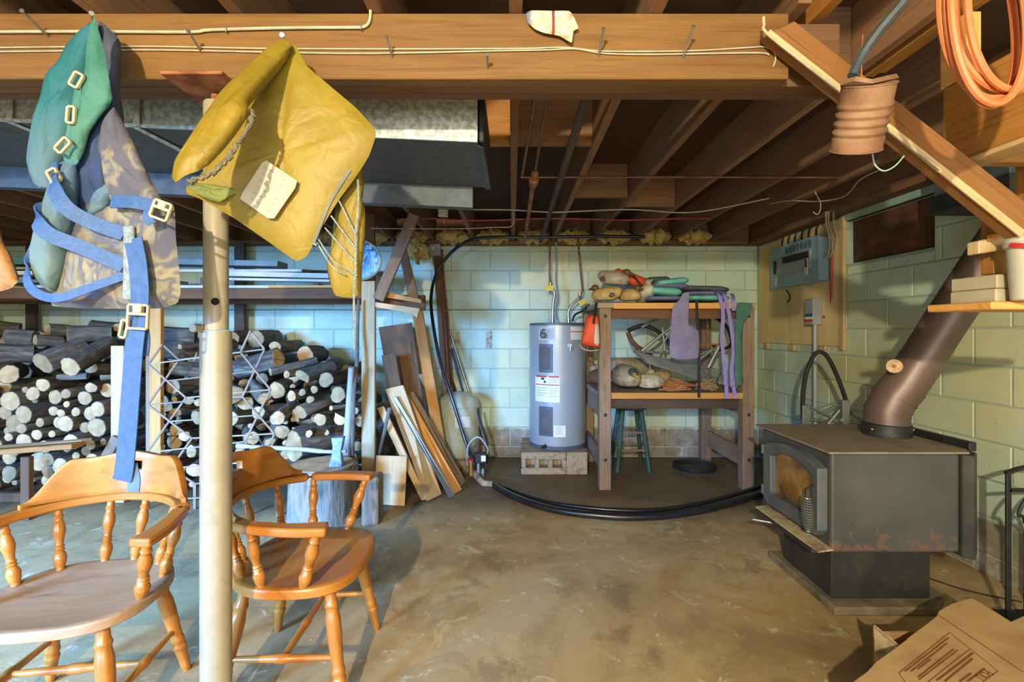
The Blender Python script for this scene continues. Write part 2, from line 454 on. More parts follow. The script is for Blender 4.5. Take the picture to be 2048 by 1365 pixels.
for k, (z0, z1) in enumerate(rows):
    off = 2.88 + (0 if k % 2 else BW / 2)
    u = off - BW * 5
    while u < YB:
        for r in rect_minus((u, min(u + BW, YB - .012), z0, z1), HOLE): block(r[0], r[1], r[2], r[3], 'y', wall_right, XR)
        u += BW
MB().bx((-2.95, 5.0255, 1.5255), (1.2, 5.034, 1.5295)).build('crack', m['dark_hole'], wall_back)
for x0_, x1_, y0_, y1_ in ((972, 984, 664, 696), (909, 920, 664, 690)):
    MB().prism([P(x0_, y0_, 5.0275), P(x1_, y0_, 5.0275), P(x1_, y1_, 5.0275), P(x0_, y1_, 5.0275)], (0, .003, 0)).build('rust_stain', m['rust_stain'], wall_back)
# wall behind the viewer, with the left window and an added opening for the fill lamp
wb = MB()
for r in ((XL, -4.5, 0, ZC), (-4.5, -2.9, 0, .95), (-4.5, -2.9, 2.15, ZC), (-2.9, -.75, 0, ZC), (-.75, 1.95, 0, .7), (-.75, 1.95, 2.3, ZC), (1.95, XR + .2, 0, ZC)):
    wb.bx((r[0], YN - .2, r[2]), (r[1], YN, r[3]))
wall_front = struct(wb.build('wall_front', m['block_paint']))
for n, (a, b, c, d) in enumerate(((-4.5, -2.9, .95, 2.15), (-.75, 1.95, .7, 2.3))):
    f = MB()
    for q in (((a, c), (b, c + .06)), ((a, d - .06), (b, d)), ((a, c), (a + .06, d)), ((b - .06, c), (b, d)), (((a + b) / 2 - .03, c), ((a + b) / 2 + .03, d))):
        f.bx((q[0][0], YN - .14, q[0][1]), (q[1][0], YN - .06, q[1][1]))
    struct(f.build('window_%d' % (n + 2), m['mint_paint']))  # the second, wide frame is added to go with the fill lamp
# boarded basement window in the right wall
wn = struct(MB().bx((XR + .06, HOLE[0] - .02, HOLE[2] - .02), (XR + .09, HOLE[1] + .02, HOLE[3] + .02)).build('window_1', m['rust_board']))
MB().bx((XR + .002, HOLE[0], HOLE[2]), (XR + .06, HOLE[1], HOLE[2] + .015)).build('window_sill', m['mint_paint'], wn)
MB().bx((XR - .02, HOLE[0] - .05, HOLE[3]), (XR + .03, HOLE[1] + .03, HOLE[3] + .05)).build('window_head', m['mint_paint'], wn, bevel=.003)
# sill plate, rim insulation
struct(MB().bx((XL, 4.93, ZT), (XR - .15, 5.1, 2.23)).build('trim_1', m['wood_brown'], bevel=.003))
struct(MB().bx((XR - .13, 1.6, ZT), (XR + .1, 5.1, 2.23)).build('trim_2', m['joist_wood'], bevel=.003))
# joists
JX = [.011 + .4064 * k for k in range(-14, 6)]
for x in JX:
    if x > XR - .05: continue
    lo = .02 if x < 1.3 else 2.95
    if x > .7: lo = 1.36 if x < 1.3 else 1.8
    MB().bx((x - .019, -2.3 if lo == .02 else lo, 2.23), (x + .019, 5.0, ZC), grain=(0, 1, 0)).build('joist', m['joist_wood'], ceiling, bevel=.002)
    if x < .6: # lapped joist from the other side of the beam
        pass
MB().bx((XR - .1, 1.6, 2.23), (XR - .06, 5.0, ZC), grain=(0, 1, 0)).build('joist', m['joist_wood'], ceiling, bevel=.002)
for y, a, b, mt in ((2.40, -.376, -.008, 'pine_lit'), (2.40, .03, .398, 'joist_wood'), (3.35, .436, .80, 'joist_wood'), (3.6, .842, 1.21, 'joist_wood')):
    MB().bx((a, y, 2.235), (b, y + .038, ZC), grain=(1, 0, 0)).build('blocking', m[mt], ceiling, bevel=.002)
for i in range(len(JX) - 1):
    a, b = JX[i] + .02, JX[i + 1] - .02
    if b > XR - .1: break
    if a < -2.6: continue
    # batt of fibreglass stuffed against the rim
    s = MB(); ph = i * 1.7
    s.ball(((a + b) / 2, 4.9, 2.262), ((b - a) / 2, .085, .07), nu=18, nv=10, fn=lambda q, d: V((q.x, q.y * (1 + .25 * math.sin(9 * q.x / .2 + ph)), q.z * (1 + .4 * math.sin(15 * q.x / .2 + ph)))))
    s.build('insulation_batt', m['insulation'], ceiling, smooth=True)
# ------------------------------------------------------------------ main beam
beam = thing('ceiling_beam', 'long honey-coloured built-up timber beam carrying the ceiling joists', 'beam', (0, 1.45, 2.038))
for i, (y0, y1, xe, mt) in enumerate(((1.40, 1.445, .80, 'pine_beam'), (1.447, 1.491, .98, 'wood_brown'), (1.493, 1.538, 1.0, 'wood_brown'))):
    MB().bx((XL + .05, y0, 2.038 + .002 * i), (xe, y1, 2.228), grain=(1, 0, 0)).build('beam_ply', m[mt], beam, bevel=.003)
struct(MB().bx((XL, 5.035, 2.23), (XR + .2, 5.1, ZC)).build('trim_3', m['joist_wood']))
# nails driven into the beam
for a, b, l in (((104, 80), (44, 22), 1.31), ((407, 111), (377, 62), 1.33), ((190, 70), (183, 27), 1.30), ((580, 100), (564, 70), 1.30), ((787, 122), (773, 73), 1.34), ((976, 140), (974, 110), 1.35), ((1196, 122), (1207, 58), 1.335), ((1362, 126), (1387, 53), 1.33)):
    p0 = P(*a, 1.41); p1 = P(*b, l)
    s = MB().tube([p0, p1], .0032, 6); d = (p1 - p0).normalized(); s.tube([p1, p1 + d * .002], .0062, 8)
    s.build('nail', m['steel'], beam)
# cables stapled along the beam
def wire(name, label, pts, r, mt, cat='cable', n=8, group=None, seg=8):
    return tag(MB().tube(cr(pts, n), r, seg).build(name, m[mt], smooth=True), label, cat, group)
wire('cable', 'thick off-white cable stapled along the upper part of the beam', PP([(-60, 64), (150, 63), (375, 64), (420, 60), (560, 56), (700, 55), (726, 54), (738, 44), (741, 20), (738, -20)], 1.392), .0042, 'cable_white')
for k, (x, y) in enumerate(((452, 59), (722, 54))):
    MB().tube([P(x, y + 5, 1.395), P(x, y + 4, 1.385), P(x, y - 4, 1.385), P(x, y - 5, 1.395)], .0015, 5).build('cable_staple', m['steel'], beam)
wire('cable', 'upper of two thin cream wires running along the beam', PP([(-60, 96), (120, 94), (300, 93), (520, 97), (700, 98), (880, 98), (1050, 97), (1130, 95), (1200, 102), (1300, 103), (1400, 101), (1500, 95), (1530, 94), (1547, 103), (1551, 118), (1546, 134)], 1.396), .0022, 'cable_white')
wire('cable', 'lower of two thin cream wires running along the beam', PP([(-60, 104), (120, 102), (300, 100), (520, 104), (700, 107), (860, 105), (980, 102), (1090, 100), (1150, 98), (1210, 107), (1300, 109), (1420, 107), (1520, 106), (1538, 110)], 1.395), .0022, 'cable_white')
# rag on the beam
k = NT('rag'); pos = k.coord('Object'); sx = k.add('ShaderNodeSeparateXYZ'); k.lk(pos, sx.inputs[0])
st = k.ramp(sx.outputs[0], [(.112, (0, 0, 0)), (.113, (1, 1, 1)), (.120, (1, 1, 1)), (.121, (0, 0, 0))], 'CONSTANT')
col = k.mix(st, k.ramp(k.noise(pos, 40, 4), [(.35, hexc('#a39677')), (.6, hexc('#d8d0b8'))]), hexc('#8a3530'))
col = k.mix(k.ramp(sx.outputs[0], [(.045, (1, 1, 1)), (.062, (0, 0, 0))]), col, hexc('#5a6a86'))
k.bump(k.noise(pos, 220, 3), 1, .004); m['rag'] = k.fin(col, .95)
s = MB().pillow([(1052, 28, 1.385), (1062, 20, 1.385), (1100, 22, 1.385), (1138, 22, 1.385), (1150, 38, 1.38), (1157, 56, 1.38), (1147, 62, 1.38), (1143, 86, 1.375), (1120, 72, 1.38), (1090, 66, 1.38), (1068, 57, 1.38), (1056, 46, 1.385)], .02, wob=.002, sub=4)
tag(s.build('rag', m['rag'], smooth=True), 'grubby white towelling rag with a red stripe stuck on the beam', 'rag')
# ------------------------------------------------------------------ adjustable steel post
XP, YP = -.897, 1.47
post = thing('support_post', 'cream painted telescoping steel post under the timber beam', 'post', (XP, YP, 0))
MB().tube([(XP, YP, .008), (XP, YP, 1.30), (XP, YP, 1.31)], [.043, .043, .041], 28).build('lower_tube', m['post_paint'], post, smooth=True)
MB().tube([(XP, YP, 1.312), (XP, YP, 1.995), (XP, YP, 2.0)], [.034, .034, .031], 24).build('upper_tube', m['post_paint'], post, smooth=True)
MB().tube([(XP, YP, 2.001), (XP, YP, 2.024)], .013, 12).build('screw_rod', m['rust'], post, smooth=True)
MB().bx((XP - .085, 1.35, 2.026), (XP + .09, 1.55, 2.036)).build('top_plate', m['rust'], post, bevel=.002)
MB().bx((XP - .1, YP - .1, 0), (XP + .1, YP + .1, .007)).build('foot_plate', m['rust'], post, bevel=.002)
MB().tube([(XP - .028, YP - .032, 1.318), (XP - .033, YP - .058, 1.318)], [.013, .012], 12).build('bolt_head', m['post_paint'], post, smooth=True)
MB().tube([(XP + .018, YP - .0335, 1.397), (XP + .0115, YP - .0245, 1.397)], .011, 12).build('pin_hole', m['dark_hole'], post)
# ------------------------------------------------------------------ ducts
def zd(X): return 1.99 - .044 * (X + .1245)
duct = thing('heating_duct', 'long rectangular sheet metal heating duct hung behind the beam', 'duct', (-2, 2, 2))
def duct_box(x0, x1, y0, y1, dz, top, name, mts):
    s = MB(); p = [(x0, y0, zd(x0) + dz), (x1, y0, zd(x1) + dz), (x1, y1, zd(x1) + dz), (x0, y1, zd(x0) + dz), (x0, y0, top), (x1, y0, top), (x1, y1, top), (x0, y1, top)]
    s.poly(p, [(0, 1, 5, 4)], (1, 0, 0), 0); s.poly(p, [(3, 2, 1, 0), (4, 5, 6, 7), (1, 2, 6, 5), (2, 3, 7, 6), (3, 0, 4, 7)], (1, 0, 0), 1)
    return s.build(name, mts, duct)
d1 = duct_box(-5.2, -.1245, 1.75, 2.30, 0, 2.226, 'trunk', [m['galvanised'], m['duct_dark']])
d2 = duct_box(-5.2, -.187, 2.303, 2.36, -.097, 2.226, 'return_trunk', [m['duct_dark'], m['duct_dark']])
s = MB(); s.bar((-5.2, 1.744, zd(-5.2) + .004), (-.1245, 1.744, zd(-.1245) + .004), .008, .012); s.build('flange', m['galvanised'], d1)
s = MB().box((-.112, 2.02, 2.1), (.02, .5, .2)).build('end_cap', m['dark_iron'], d1, bevel=.004)
s = MB().prism([(-.1245, 1.752, zd(0) - .002), (-.1245, 2.298, zd(0) - .002), (-.10, 2.29, zd(0) - .004), (-.105, 1.77, zd(0) - .004)], (0, 0, -.004)).build('end_flange', m['duct_dark'], d1)
for X in (-1.80, -1.345):
    z = zd(X)
    MB().bar((X, 1.738, z - .002), (X, 1.738, 2.225), .022, .004, (0, 1, 0)).build('hanger_strap', m['galvanised'], duct)
    MB().bar((X, 1.738, z - .006), (X + .02, 2.0, z - .012), .022, .003).build('hanger_strap', m['galvanised'], duct)
# ------------------------------------------------------------------ pipes under the joists
def pipe(name, label, pts, r, mt, cat='pipe'): return tag(MB().tube(pts, r, 10).build(name, m[mt], smooth=True), label, cat)
pipe('conduit', 'thick grey-brown conduit running back under the joists beside the lone joist', [(.286, 1.6, 2.205), (.286, 4.85, 2.205)], .02, 'wood_dark', 'conduit')
p_ = thing('water_pipe', 'rust-brown pipe with a valve fitting running back under the joists', 'pipe', (.13, 3, 2.2))
MB().tube([(.14, 1.6, 2.21), (.13, 2.75, 2.205)], .007, 8).build('thin_pipe', m['copper'], p_, smooth=True)
MB().lathe((.13, 2.72, 2.203), (.128, 3.05, 2.198), [(0, .008), (.05, .02), (.2, .022), (.25, .012), (.4, .012), (.42, .028), (.6, .03), (.65, .02), (1, .016)], 12).build('valve', m['rust'], p_, smooth=True)
MB().tube([(.128, 3.05, 2.198), (.124, 4.8, 2.198)], .015, 10).build('thick_pipe', m['rust'], p_, smooth=True)
pipe('copper_pipe', 'thin dark copper pipe angled back toward the valve under the joists', [(.098, 1.6, 2.218), (.06, 2.84, 2.218)], .008, 'copper')
pipe('copper_pipe', 'long thin copper pipe crossing below the joists from side to side', [(.05, 2.857, 2.215), (1.0, 2.857, 2.216), (1.95, 2.87, 2.217)], .0065, 'copper')
mat('pink_cable', '#8d3140', '#a04050', scale=20, rough=.5)
wire('cable', 'pink-red cable looping under the joists near the back', [(-.9, 3.9, 2.21), (-.6, 3.85, 2.2), (-.4, 3.95, 2.21), (-.1, 3.85, 2.19), (.2, 3.9, 2.212), (.5, 3.85, 2.2), (.9, 3.95, 2.212), (1.3, 3.85, 2.2), (1.6, 3.9, 2.212)], .006, 'pink_cable')
wire('cable', 'thin white cable swagging under the joists near the back', [(-.3, 3.6, 2.21), (0, 3.62, 2.212), (.3, 3.62, 2.195), (.55, 3.6, 2.2), (.9, 3.62, 2.215), (1.35, 3.6, 2.19), (1.75, 3.3, 2.212)], .005, 'cable_white')
wire('string', 'taut pale string stretched below the ceiling behind the duct', [P(741, 457, 3.8), P(900, 458, 3.7), P(990, 455, 3.64), P(1024, 452, 3.62), V((.008, 3.62, 2.2)), V((.011, 3.62, 2.229))], .0035, 'cable_white', 'string')
wire('cable', 'white wire hanging in a hook beside the breaker panel wiring', PP([(1630, 384, 2.9), (1634, 392, 2.9), (1641, 406, 2.92), (1640, 422, 2.95), (1634, 429, 2.95), (1626, 424, 2.95)]), .003, 'cable_white')
wire('cable', 'pale wire drooping along the joist beside the boarded window', PP([(1540, 408, 3.3), (1580, 402, 3.1), (1640, 403, 2.9), (1690, 392, 2.7), (1720, 360, 2.5), (1760, 340, 2.3)]), .003, 'cable_white')
# spiral bulb under the duct
b_ = thing('spiral_bulb', 'white spiral fluorescent bulb with a pull string behind the duct', 'bulb', tuple(P(886, 420, 3.3)))
c_ = P(886, 425, 3.3); R = .028
MB().tube([c_ + V((R * math.cos(a), R * math.sin(a), .03 - .06 * a / (2 * PI * 4))) for a in [k * 2 * PI * 4 / 64 for k in range(65)]], .0065, 7).build('glass_spiral', m['white_plastic'], b_, smooth=True)
MB().tube([c_ + V((0, 0, .035)), c_ + V((0, 0, .09))], [.03, .02], 12).build('bulb_base', m['white_plastic'], b_, smooth=True)
MB().tube([c_ + V((0, 0, .09)), c_ + V((0, 0, .125))], .035, 12).build('socket', m['dark_iron'], b_, smooth=True)
MB().tube([c_ + V((.01, -.02, .09)), c_ + V((.01, -.02, -.09))], .0015, 5).build('pull_string', m['cable_white'], b_)
# the warm lamp that lights the scene, screwed to a joist above and behind the viewer
bl = V(BULB)
l_ = thing('ceiling_lamp', 'bare bulb in a porcelain holder under the ceiling joists', 'lamp', tuple(bl))
g_ = NT('bulb_glass'); g_.b.inputs['Emission Color'].default_value = (1, .82, .55, 1); g_.b.inputs['Emission Strength'].default_value = 12; m['bulb_glass'] = g_.fin((1, .95, .85, 1), .3)
MB().tube([bl + V((0, 0, .06)), bl + V((0, 0, .105))], [.02, .05], 16).build('holder', m['white_plastic'], l_, smooth=True)
MB().box(bl + V((0, 0, .115)), (.42, .09, .02)).build('mounting_board', m['wood_brown'], l_)
# ------------------------------------------------------------------ framing of the stair opening at the right
wood('brace_wood', '#6b4625', '#83592f', '#553619')
fr = thing('stair_framing', 'orange pine boards, braces and shelf framing at the upper right', 'framing', (1.3, 1.4, 1.38))
MB().bx((1.275, .35, 2.23), (1.313, 1.76, 2.462), grain=(0, 1, 0)).build('trimmer_joist', m['pine_lit'], fr, bevel=.003)
MB().bx((1.317, .35, 2.245), (1.355, 1.76, 2.462), grain=(0, 1, 0)).build('trimmer_joist', m['pine_lit'], fr, bevel=.003)
MB().bx((.845, 1.72, 2.24), (1.205, 1.758, 2.462)).build('header_board', m['wood_brown'], fr, bevel=.003)
MB().bx((.905, 1.36, 2.25), (.943, 1.70, 2.462)).build('short_joist', m['pine_lit'], fr, bevel=.003)
# diagonal brace below the beam end
s = MB().prism(PP([(1535, 66), (1590, 40), (2090, 432), (2040, 474)], 1.345), (0, .045, 0), grain=P(2060, 440, 1.345) - P(1545, 50, 1.345))
s.build('diagonal_brace', m['brace_wood'], fr, bevel=.004)
MB().prism(PP([(1533, 68), (1541, 58), (2052, 462), (2042, 474)], 1.338), (0, .006, 0), grain=P(2060, 440, 1.345) - P(1545, 50, 1.345)).build('brace_edge_strip', m['pine_pale'], fr, bevel=.001)
# side board running towards the viewer, with its ledge strip
X0 = 1.305
MB().bx((X0, .7, 1.80), (X0 + .04, 1.47, 2.04), grain=(0, 1, 0)).build('side_board', m['pine_lit'], fr, bevel=.003)
MB().bx((X0 - .018, .7, 1.785), (X0 + .06, 1.47, 1.799), grain=(0, 1, 0)).build('ledge_strip', m['pine_pale'], fr, bevel=.002)
MB().bx((X0 + .0, 1.39, 2.045), (X0 + .042, 1.48, 2.228), grain=(0, 0, 1)).build('hanger_block', m['wood_orange'], fr, bevel=.003)
MB().bx((X0 + .045, 1.42, 1.805), (X0 + .4, 1.465, 2.0)).build('cross_board', m['pine_lit'], fr, bevel=.003)
# upright and ledgers above the small shelf
YS = 1.5
MB().prism(PP([(1988, 432), (2024, 432), (2024, 548), (1988, 548)], YS), (0, .045, 0), grain=(0, 0, 1)).build('upright', m['pine_lit'], fr, bevel=.003)
MB().prism(PP([(1958, 482), (2060, 458), (2060, 492), (1958, 508)], YS - .045), (0, .04, 0)).build('ledger', m['pine_pale'], fr, bevel=.003)
MB().prism(PP([(1986, 468), (2060, 448), (2060, 458), (1986, 480)], YS - .07), (0, .02, 0)).build('ledger', m['wood_orange'], fr, bevel=.002)
MB().bx((P(1920, 0, YS).x, 1.40, P(0, 622, YS).z), (1.75, 1.62, P(0, 607, YS).z)).build('shelf_board', m['wood_orange'], fr, bevel=.004)
MB().bx((1.60, YS, 1.40), (1.64, YS + .045, 2.2), grain=(0, 0, 1)).build('upright', m['pine_lit'], fr, bevel=.003)
# white cable along the brace
wire('cable', 'white painted cable running down the diagonal brace', [P(1527, 34, 1.335), P(1528, 50, 1.335), P(1533, 66, 1.332), P(1600, 120, 1.332), P(1690, 189, 1.332), P(1780, 262, 1.332), P(1880, 338, 1.33)], .004, 'cable_white', n=4)
# rusty tin can hanging from a nail
can = thing('tin_can', 'rusty ribbed tin can hanging upside down by the brace', 'can', tuple(P(1722, 305, 1.22)))
a, b = P(1738, 168, 1.20), P(1711, 300, 1.275); prof = []
for i in range(41):
    t = i / 40; r = .058
    if .27 < t < .8: r += .0030 * math.sin((t - .27) / .53 * 2 * PI * 4)
    prof.append((t, r))
prof = [(-.015, .0565), (-.012, .060), (.008, .060), (.012, .058)] + prof[1:-1] + [(.985, .058), (.99, .060), (1.0, .060)]
MB().lathe(a, b, prof, 32).build('can_body', m['can_rust'], can, smooth=True, ang=60)
MB().ribbon(PP([(1682, 166, 1.2), (1710, 158, 1.17), (1745, 163, 1.15), (1775, 156, 1.17), (1795, 152, 1.2)]), .012, .002, (0, .3, 1)).build('torn_rim', m['can_rust'], can)
MB().tube(PP([(1724, 160, 1.24), (1722, 120, 1.27), (1726, 70, 1.28)]), .0018, 5).build('hanging_wire', m['rust'], can)
wire('cable', 'thin blue-green wire loop hanging below the rusty can', PP([(1745, 308, 1.3), (1750, 330, 1.3), (1768, 342, 1.3), (1790, 332, 1.3), (1808, 312, 1.31)]), .0018, 'mint_paint')
wire('cable', 'dark cable bundle hanging from the trimmer joist behind the can', PP([(1850, -60, 1.2), (1810, 0, 1.22), (1760, 60, 1.25), (1725, 110, 1.27), (1705, 152, 1.27)]), .013, 'duct_dark')
# orange extension cord, coiled and hung
mat('orange_cord', '#b5653a', '#c27244', scale=10, rough=.45)
s = MB(); pts = []
hk = P(1975, -170, .98)
rnd = random.Random(3); N = 8
for k in range(N):
    wx = .05 + .05 * rnd.random(); L = .385 + .02 * rnd.random() - .007 * k; cx = (k - N / 2) * .011; cy = (k % 4) * .011
    for j in range(12):
        t = 2 * PI * j / 12
        pts.append(hk + V((cx + (wx + .02 * (1 - math.cos(t)) / 2) * math.sin(t) + .015 * (1 - math.cos(t)), cy - .03 + .003 * k, -L * (1 - math.cos(t)) / 2)))
s.tube(cr(pts, 4), .0072, 8)
tag(s.build('extension_cord', m['orange_cord'], smooth=True), 'coiled orange extension cord hanging at the upper right', 'cord')
MB().tube([hk + V((0, .1, .01)), hk + V((0, -.05, 0))], .005, 6).build('hook', m['steel'], fr)
# shelf contents
mat('paper_white', '#b5ac94', '#a69c82', scale=8, rough=.7)
mat('red_plastic', '#a8242a', '#b82f34', scale=8, rough=.4)
mat('brown_print', '#7a3a28', rough=.7)
for k, (y0, y1, lab) in enumerate(((579, 605, 'white carton with a brown stripe lying on the small shelf, lower of two'), (551, 577, 'white carton with a brown stripe on the small shelf, upper of two'))):
    t = thing('carton', lab, 'carton', tuple(P(2000, y1, 1.46)), 'cartons on the small shelf')
    q0, q1 = P(1972 + k * 2, y0, 1.46), P(2040, y1, 1.46)
    zb = P(0, 607, YS).z + .001 if k == 0 else None
    z1 = q0.z; z0 = zb if zb else P(0, 578.5, 1.46).z + .0008
    MB().bx((q0.x, 1.43, z0), (q1.x, 1.58, z1)).build('box', m['paper_white'], t, bevel=.003)
    MB().bx((P(2024, 0, 1.46).x, 1.4285, z0 + .007), (P(2036, 0, 1.46).x, 1.4298, z1 - .008)).build('stripe', m['brown_print'], t)
bk = thing('bucket', 'white plastic tub with a red handle on the small shelf', 'tub', tuple(P(2050, 602, 1.35)))
a, b = P(2066, 604, 1.37), P(2066, 478, 1.37)
a.z = P(0, 607, YS).z + .001
MB().lathe(a, b, [(0, .042), (.02, .046), (.86, .056), (.87, .061), (.93, .061), (.94, .063), (1, .062)], 28).build('tub_body', m['white_plastic'], bk, smooth=True)
MB().ribbon([P(2066, 500, 1.37) + V((.0645 * math.cos(t), .0645 * math.sin(t), .012 * math.cos(t * 2))) for t in [PI + PI * k / 16 for k in range(17)]], .012, .004, (0, 0, 1)).build('handle', m['red_plastic'], bk)
# ------------------------------------------------------------------ wood stove
k = NT('stove_black'); pos = k.coord('Object'); sx = k.add('ShaderNodeSeparateXYZ'); k.lk(pos, sx.inputs[0])
col = k.ramp(k.noise(pos, 3, 4), [(.35, hexc('#454648')), (.65, hexc('#535457'))])
rz = k.math('SUBTRACT', k.math('MULTIPLY', k.noise(pos, 26, 5), 1.0), k.math('MULTIPLY', sx.outputs[2], 1.3))
col = k.mix(k.ramp(rz, [(.07, (0, 0, 0)), (.10, (.75,) * 3)]), col, hexc('#6f5347'))
m['stove_black'] = k.fin(col, .48, .2, .45)
mat('stove_top', '#6e6258', '#8c7c6c', scale=4, rough=.6, c='#5a5048', lo=.3, hi=.75, metal=.1)
mat('stove_door', '#5a6066', '#686d72', scale=10, rough=.45, metal=.35)
mat('soot_glass', '#3a2a18', '#8a6a38', scale=4.5, rough=.12, c='#c29c55', lo=.35, hi=.72, spec=.8)
mat('pedestal_black', '#26272a', '#34342f', scale=9, rough=.55, c='#4a4537', lo=.4, hi=.85)
mat('hearth_dust', '#4a4136', '#70644f', scale=5, rough=.85, c='#91846b', lo=.3, hi=.75)
mat('ash', '#a08c68', '#bfae88', scale=8, rough=.9, c='#7d6c4e', bump=.3)
mat('pipe_brown', '#5a4842', '#6a5750', scale=5, rough=.42, metal=.25, lo=.35, hi=.7)
st = thing('wood_stove', 'dark grey pedestal wood stove with an arched glass door', 'stove', (1.75, 2.48, 0))
MB().prism([(1.48, 2.22, .001), (1.95, 2.22, .001), (2.08, 2.33, .001), (2.08, 2.76, .001), (1.48, 2.80, .001)], (0, 0, .04)).build('base_plate', m['hearth_dust'], st, bevel=.006)
MB().bx((1.51, 2.29, .042), (1.98, 2.70, .318)).build('pedestal', m['pedestal_black'], st, bevel=.008)
MB().bx((1.425, 2.165, .318), (2.0, 2.765, .762)).build('firebox', m['stove_black'], st, bevel=.012, seg=2)
MB().prism([(1.40, 2.14, .764), (2.02, 2.14, .764), (2.06, 2.2, .764), (2.06, 2.72, .764), (1.98, 2.79, .764), (1.40, 2.79, .764)], (0, 0, .01)).build('top_plate', m['stove_top'], st, bevel=.002)
MB().prism([(2.003, 2.16, .30), (2.035, 2.13, .30), (2.10, 2.19, .30), (2.10, 2.75, .30), (2.003, 2.765, .30)], (0, 0, .459)).build('rear_shield', m['pedestal_black'], st, bevel=.004)
MB().prism([(2.066, 2.19, .765), (2.10, 2.19, .765), (2.10, 2.76, .765), (2.066, 2.76, .765)], (0, 0, .04)).build('rear_lip', m['dark_iron'], st, bevel=.003)
def arch(y0, y1, z0, z1, rise, X, n=10, cc=.03):
    pts = [(X, y0, z0 + cc), (X, y0 + cc, z0), (X, y1 - cc, z0), (X, y1, z0 + cc)]
    for i in range(n + 1):
        t = i / n; y = y1 + (y0 - y1) * t; pts.append((X, y, z1 + rise * math.sin(PI * t) ** .8))
    return pts
door_out = arch(2.19, 2.665, .375, .685, .05, 1.424)
door_in = arch(2.245, 2.60, .44, .64, .045, 1.424, cc=.015)
n = len(door_out); s = MB()
of = [V(p) + V((-.045, 0, 0)) for p in door_out]; inf_ = [V(p) + V((-.040, 0, 0)) for p in door_in]
ob = [V(p) for p in door_out]; ib = [V(p) + V((-.012, 0, 0)) for p in door_in]
s.poly(of + inf_ + ob + ib, [(i, (i + 1) % n, n + (i + 1) % n, n + i) for i in range(n)] + [(i, (i + 1) % n, 2 * n + (i + 1) % n, 2 * n + i) for i in range(n)] + [(n + i, n + (i + 1) % n, 3 * n + (i + 1) % n, 3 * n + i) for i in range(n)])
dr = s.build('door', m['stove_door'], st, bevel=.005, seg=2)
MB().prism([V(p) + V((-.012, 0, 0)) for p in arch(2.24, 2.605, .435, .64, .05, 1.424, cc=.012)], (.006, 0, 0)).build('glass', m['soot_glass'], dr)
# coil spring handle
a, b = V((1.345, 2.215, .555)), V((1.335, 2.185, .405))
MB().tube([(1.385, 2.225, .60), (1.35, 2.22, .585), a, b], .006, 8).build('handle_rod', m['dark_iron'], dr, smooth=True)
hp = []
for i in range(14 * 10 + 1):
    t = i / 140; an = 2 * PI * 14 * t; r = .009 + .013 * math.sin(PI * min(1, t * .9 + .12)) ** .7
    hp.append(a.lerp(b, t) + V((math.cos(an) * r, math.sin(an) * r, 0)))
MB().tube(hp, .0032, 6).build('handle_coil', m['steel'], dr, smooth=True)
for z in (.44, .66): MB().tube([(1.385, 2.672, z - .025), (1.385, 2.672, z + .025)], .012, 10).build('hinge', m['stove_door'], dr, smooth=True)
s = MB().prism([(1.345, 2.13, .334), (1.424, 2.15, .334), (1.424, 2.70, .334), (1.345, 2.68, .334)], (0, 0, .006)); s.build('ash_lip', m['ash'], st)
MB().bx((1.36, 2.2, .30), (1.424, 2.62, .331)).build('air_slide', m['pedestal_black'], st, bevel=.004)
MB().tube([(1.30, 2.62, .29), (1.42, 2.55, .29)], .006, 8).build('damper_rod', m['steel'], st)
# stove pipe
sp = thing('stove_pipe', 'brown metal stove pipe leaning up to the right from the stove', 'pipe', (1.93, 2.5, .775))
MB().lathe((1.93, 2.5, .7755), (1.93, 2.5, .835), [(0, .107), (.9, .107), (1, .103)], 32).build('collar', m['dark_iron'], sp, smooth=True)
for an in (200, 330): MB().ball((1.93 + .108 * math.cos(math.radians(an)), 2.5 + .108 * math.sin(math.radians(an)), .81), .006, nu=8, nv=6).build('screw', m['steel'], sp)
ax = [V((1.93, 2.5, .835)), V((1.932, 2.5, .89)), V((1.962, 2.492, .965)), V((2.005, 2.478, 1.03)), V((2.166, 2.42, 1.362)), V((2.36, 2.34, 1.76)), V((2.40, 2.32, 1.83)), V((2.41, 2.315, 1.925))]
MB().tube(ax[:4], [.101, .1, .1, .1], 32).build('elbow', m['pipe_brown'], sp, smooth=True)
for i in (1, 2): 
    d = (ax[i + 1] - ax[i - 1]).normalized(); MB().tube([ax[i] - d * .004, ax[i] + d * .004], .104, 32).build('elbow_seam', m['pipe_brown'], sp, smooth=True)
mid = ax[3].lerp(ax[4], .42)
MB().tube([ax[3] - (ax[4] - ax[3]).normalized() * .01, mid], .096, 32).build('lower_section', m['pipe_brown'], sp, smooth=True)
MB().tube([mid - (ax[4] - ax[3]).normalized() * .004, ax[4], ax[5]], .0925, 32).build('upper_section', m['pipe_brown'], sp, smooth=True)
MB().tube([ax[5] - (ax[5] - ax[4]).normalized() * .003, ax[6], ax[7]], .094, 32).build('top_elbow', m['pipe_brown'], sp, smooth=True)
mat('dial_cream', '#c7ae86', '#a8814f', scale=30, rough=.5)
th = thing('pipe_thermometer', 'round cream magnetic thermometer stuck on the stove pipe', 'thermometer', tuple(P(1789, 732, 2.40)))
c_, nr = P(1789, 733, 2.395), V((-.8, -.55, .15)).normalized()
MB().tube([c_ + nr * .004, c_ - nr * .005], .034, 20).build('dial', m['dial_cream'], th, smooth=True)
MB().tube([c_ + nr * .008, c_ + nr * .004], .008, 10).build('dial_hub', m['rust'], th, smooth=True)
hd = thing('flue_shield', 'black sheet metal flue box under the ceiling beside the boarded window', 'flue box', (2.4, 2.4, 1.92))
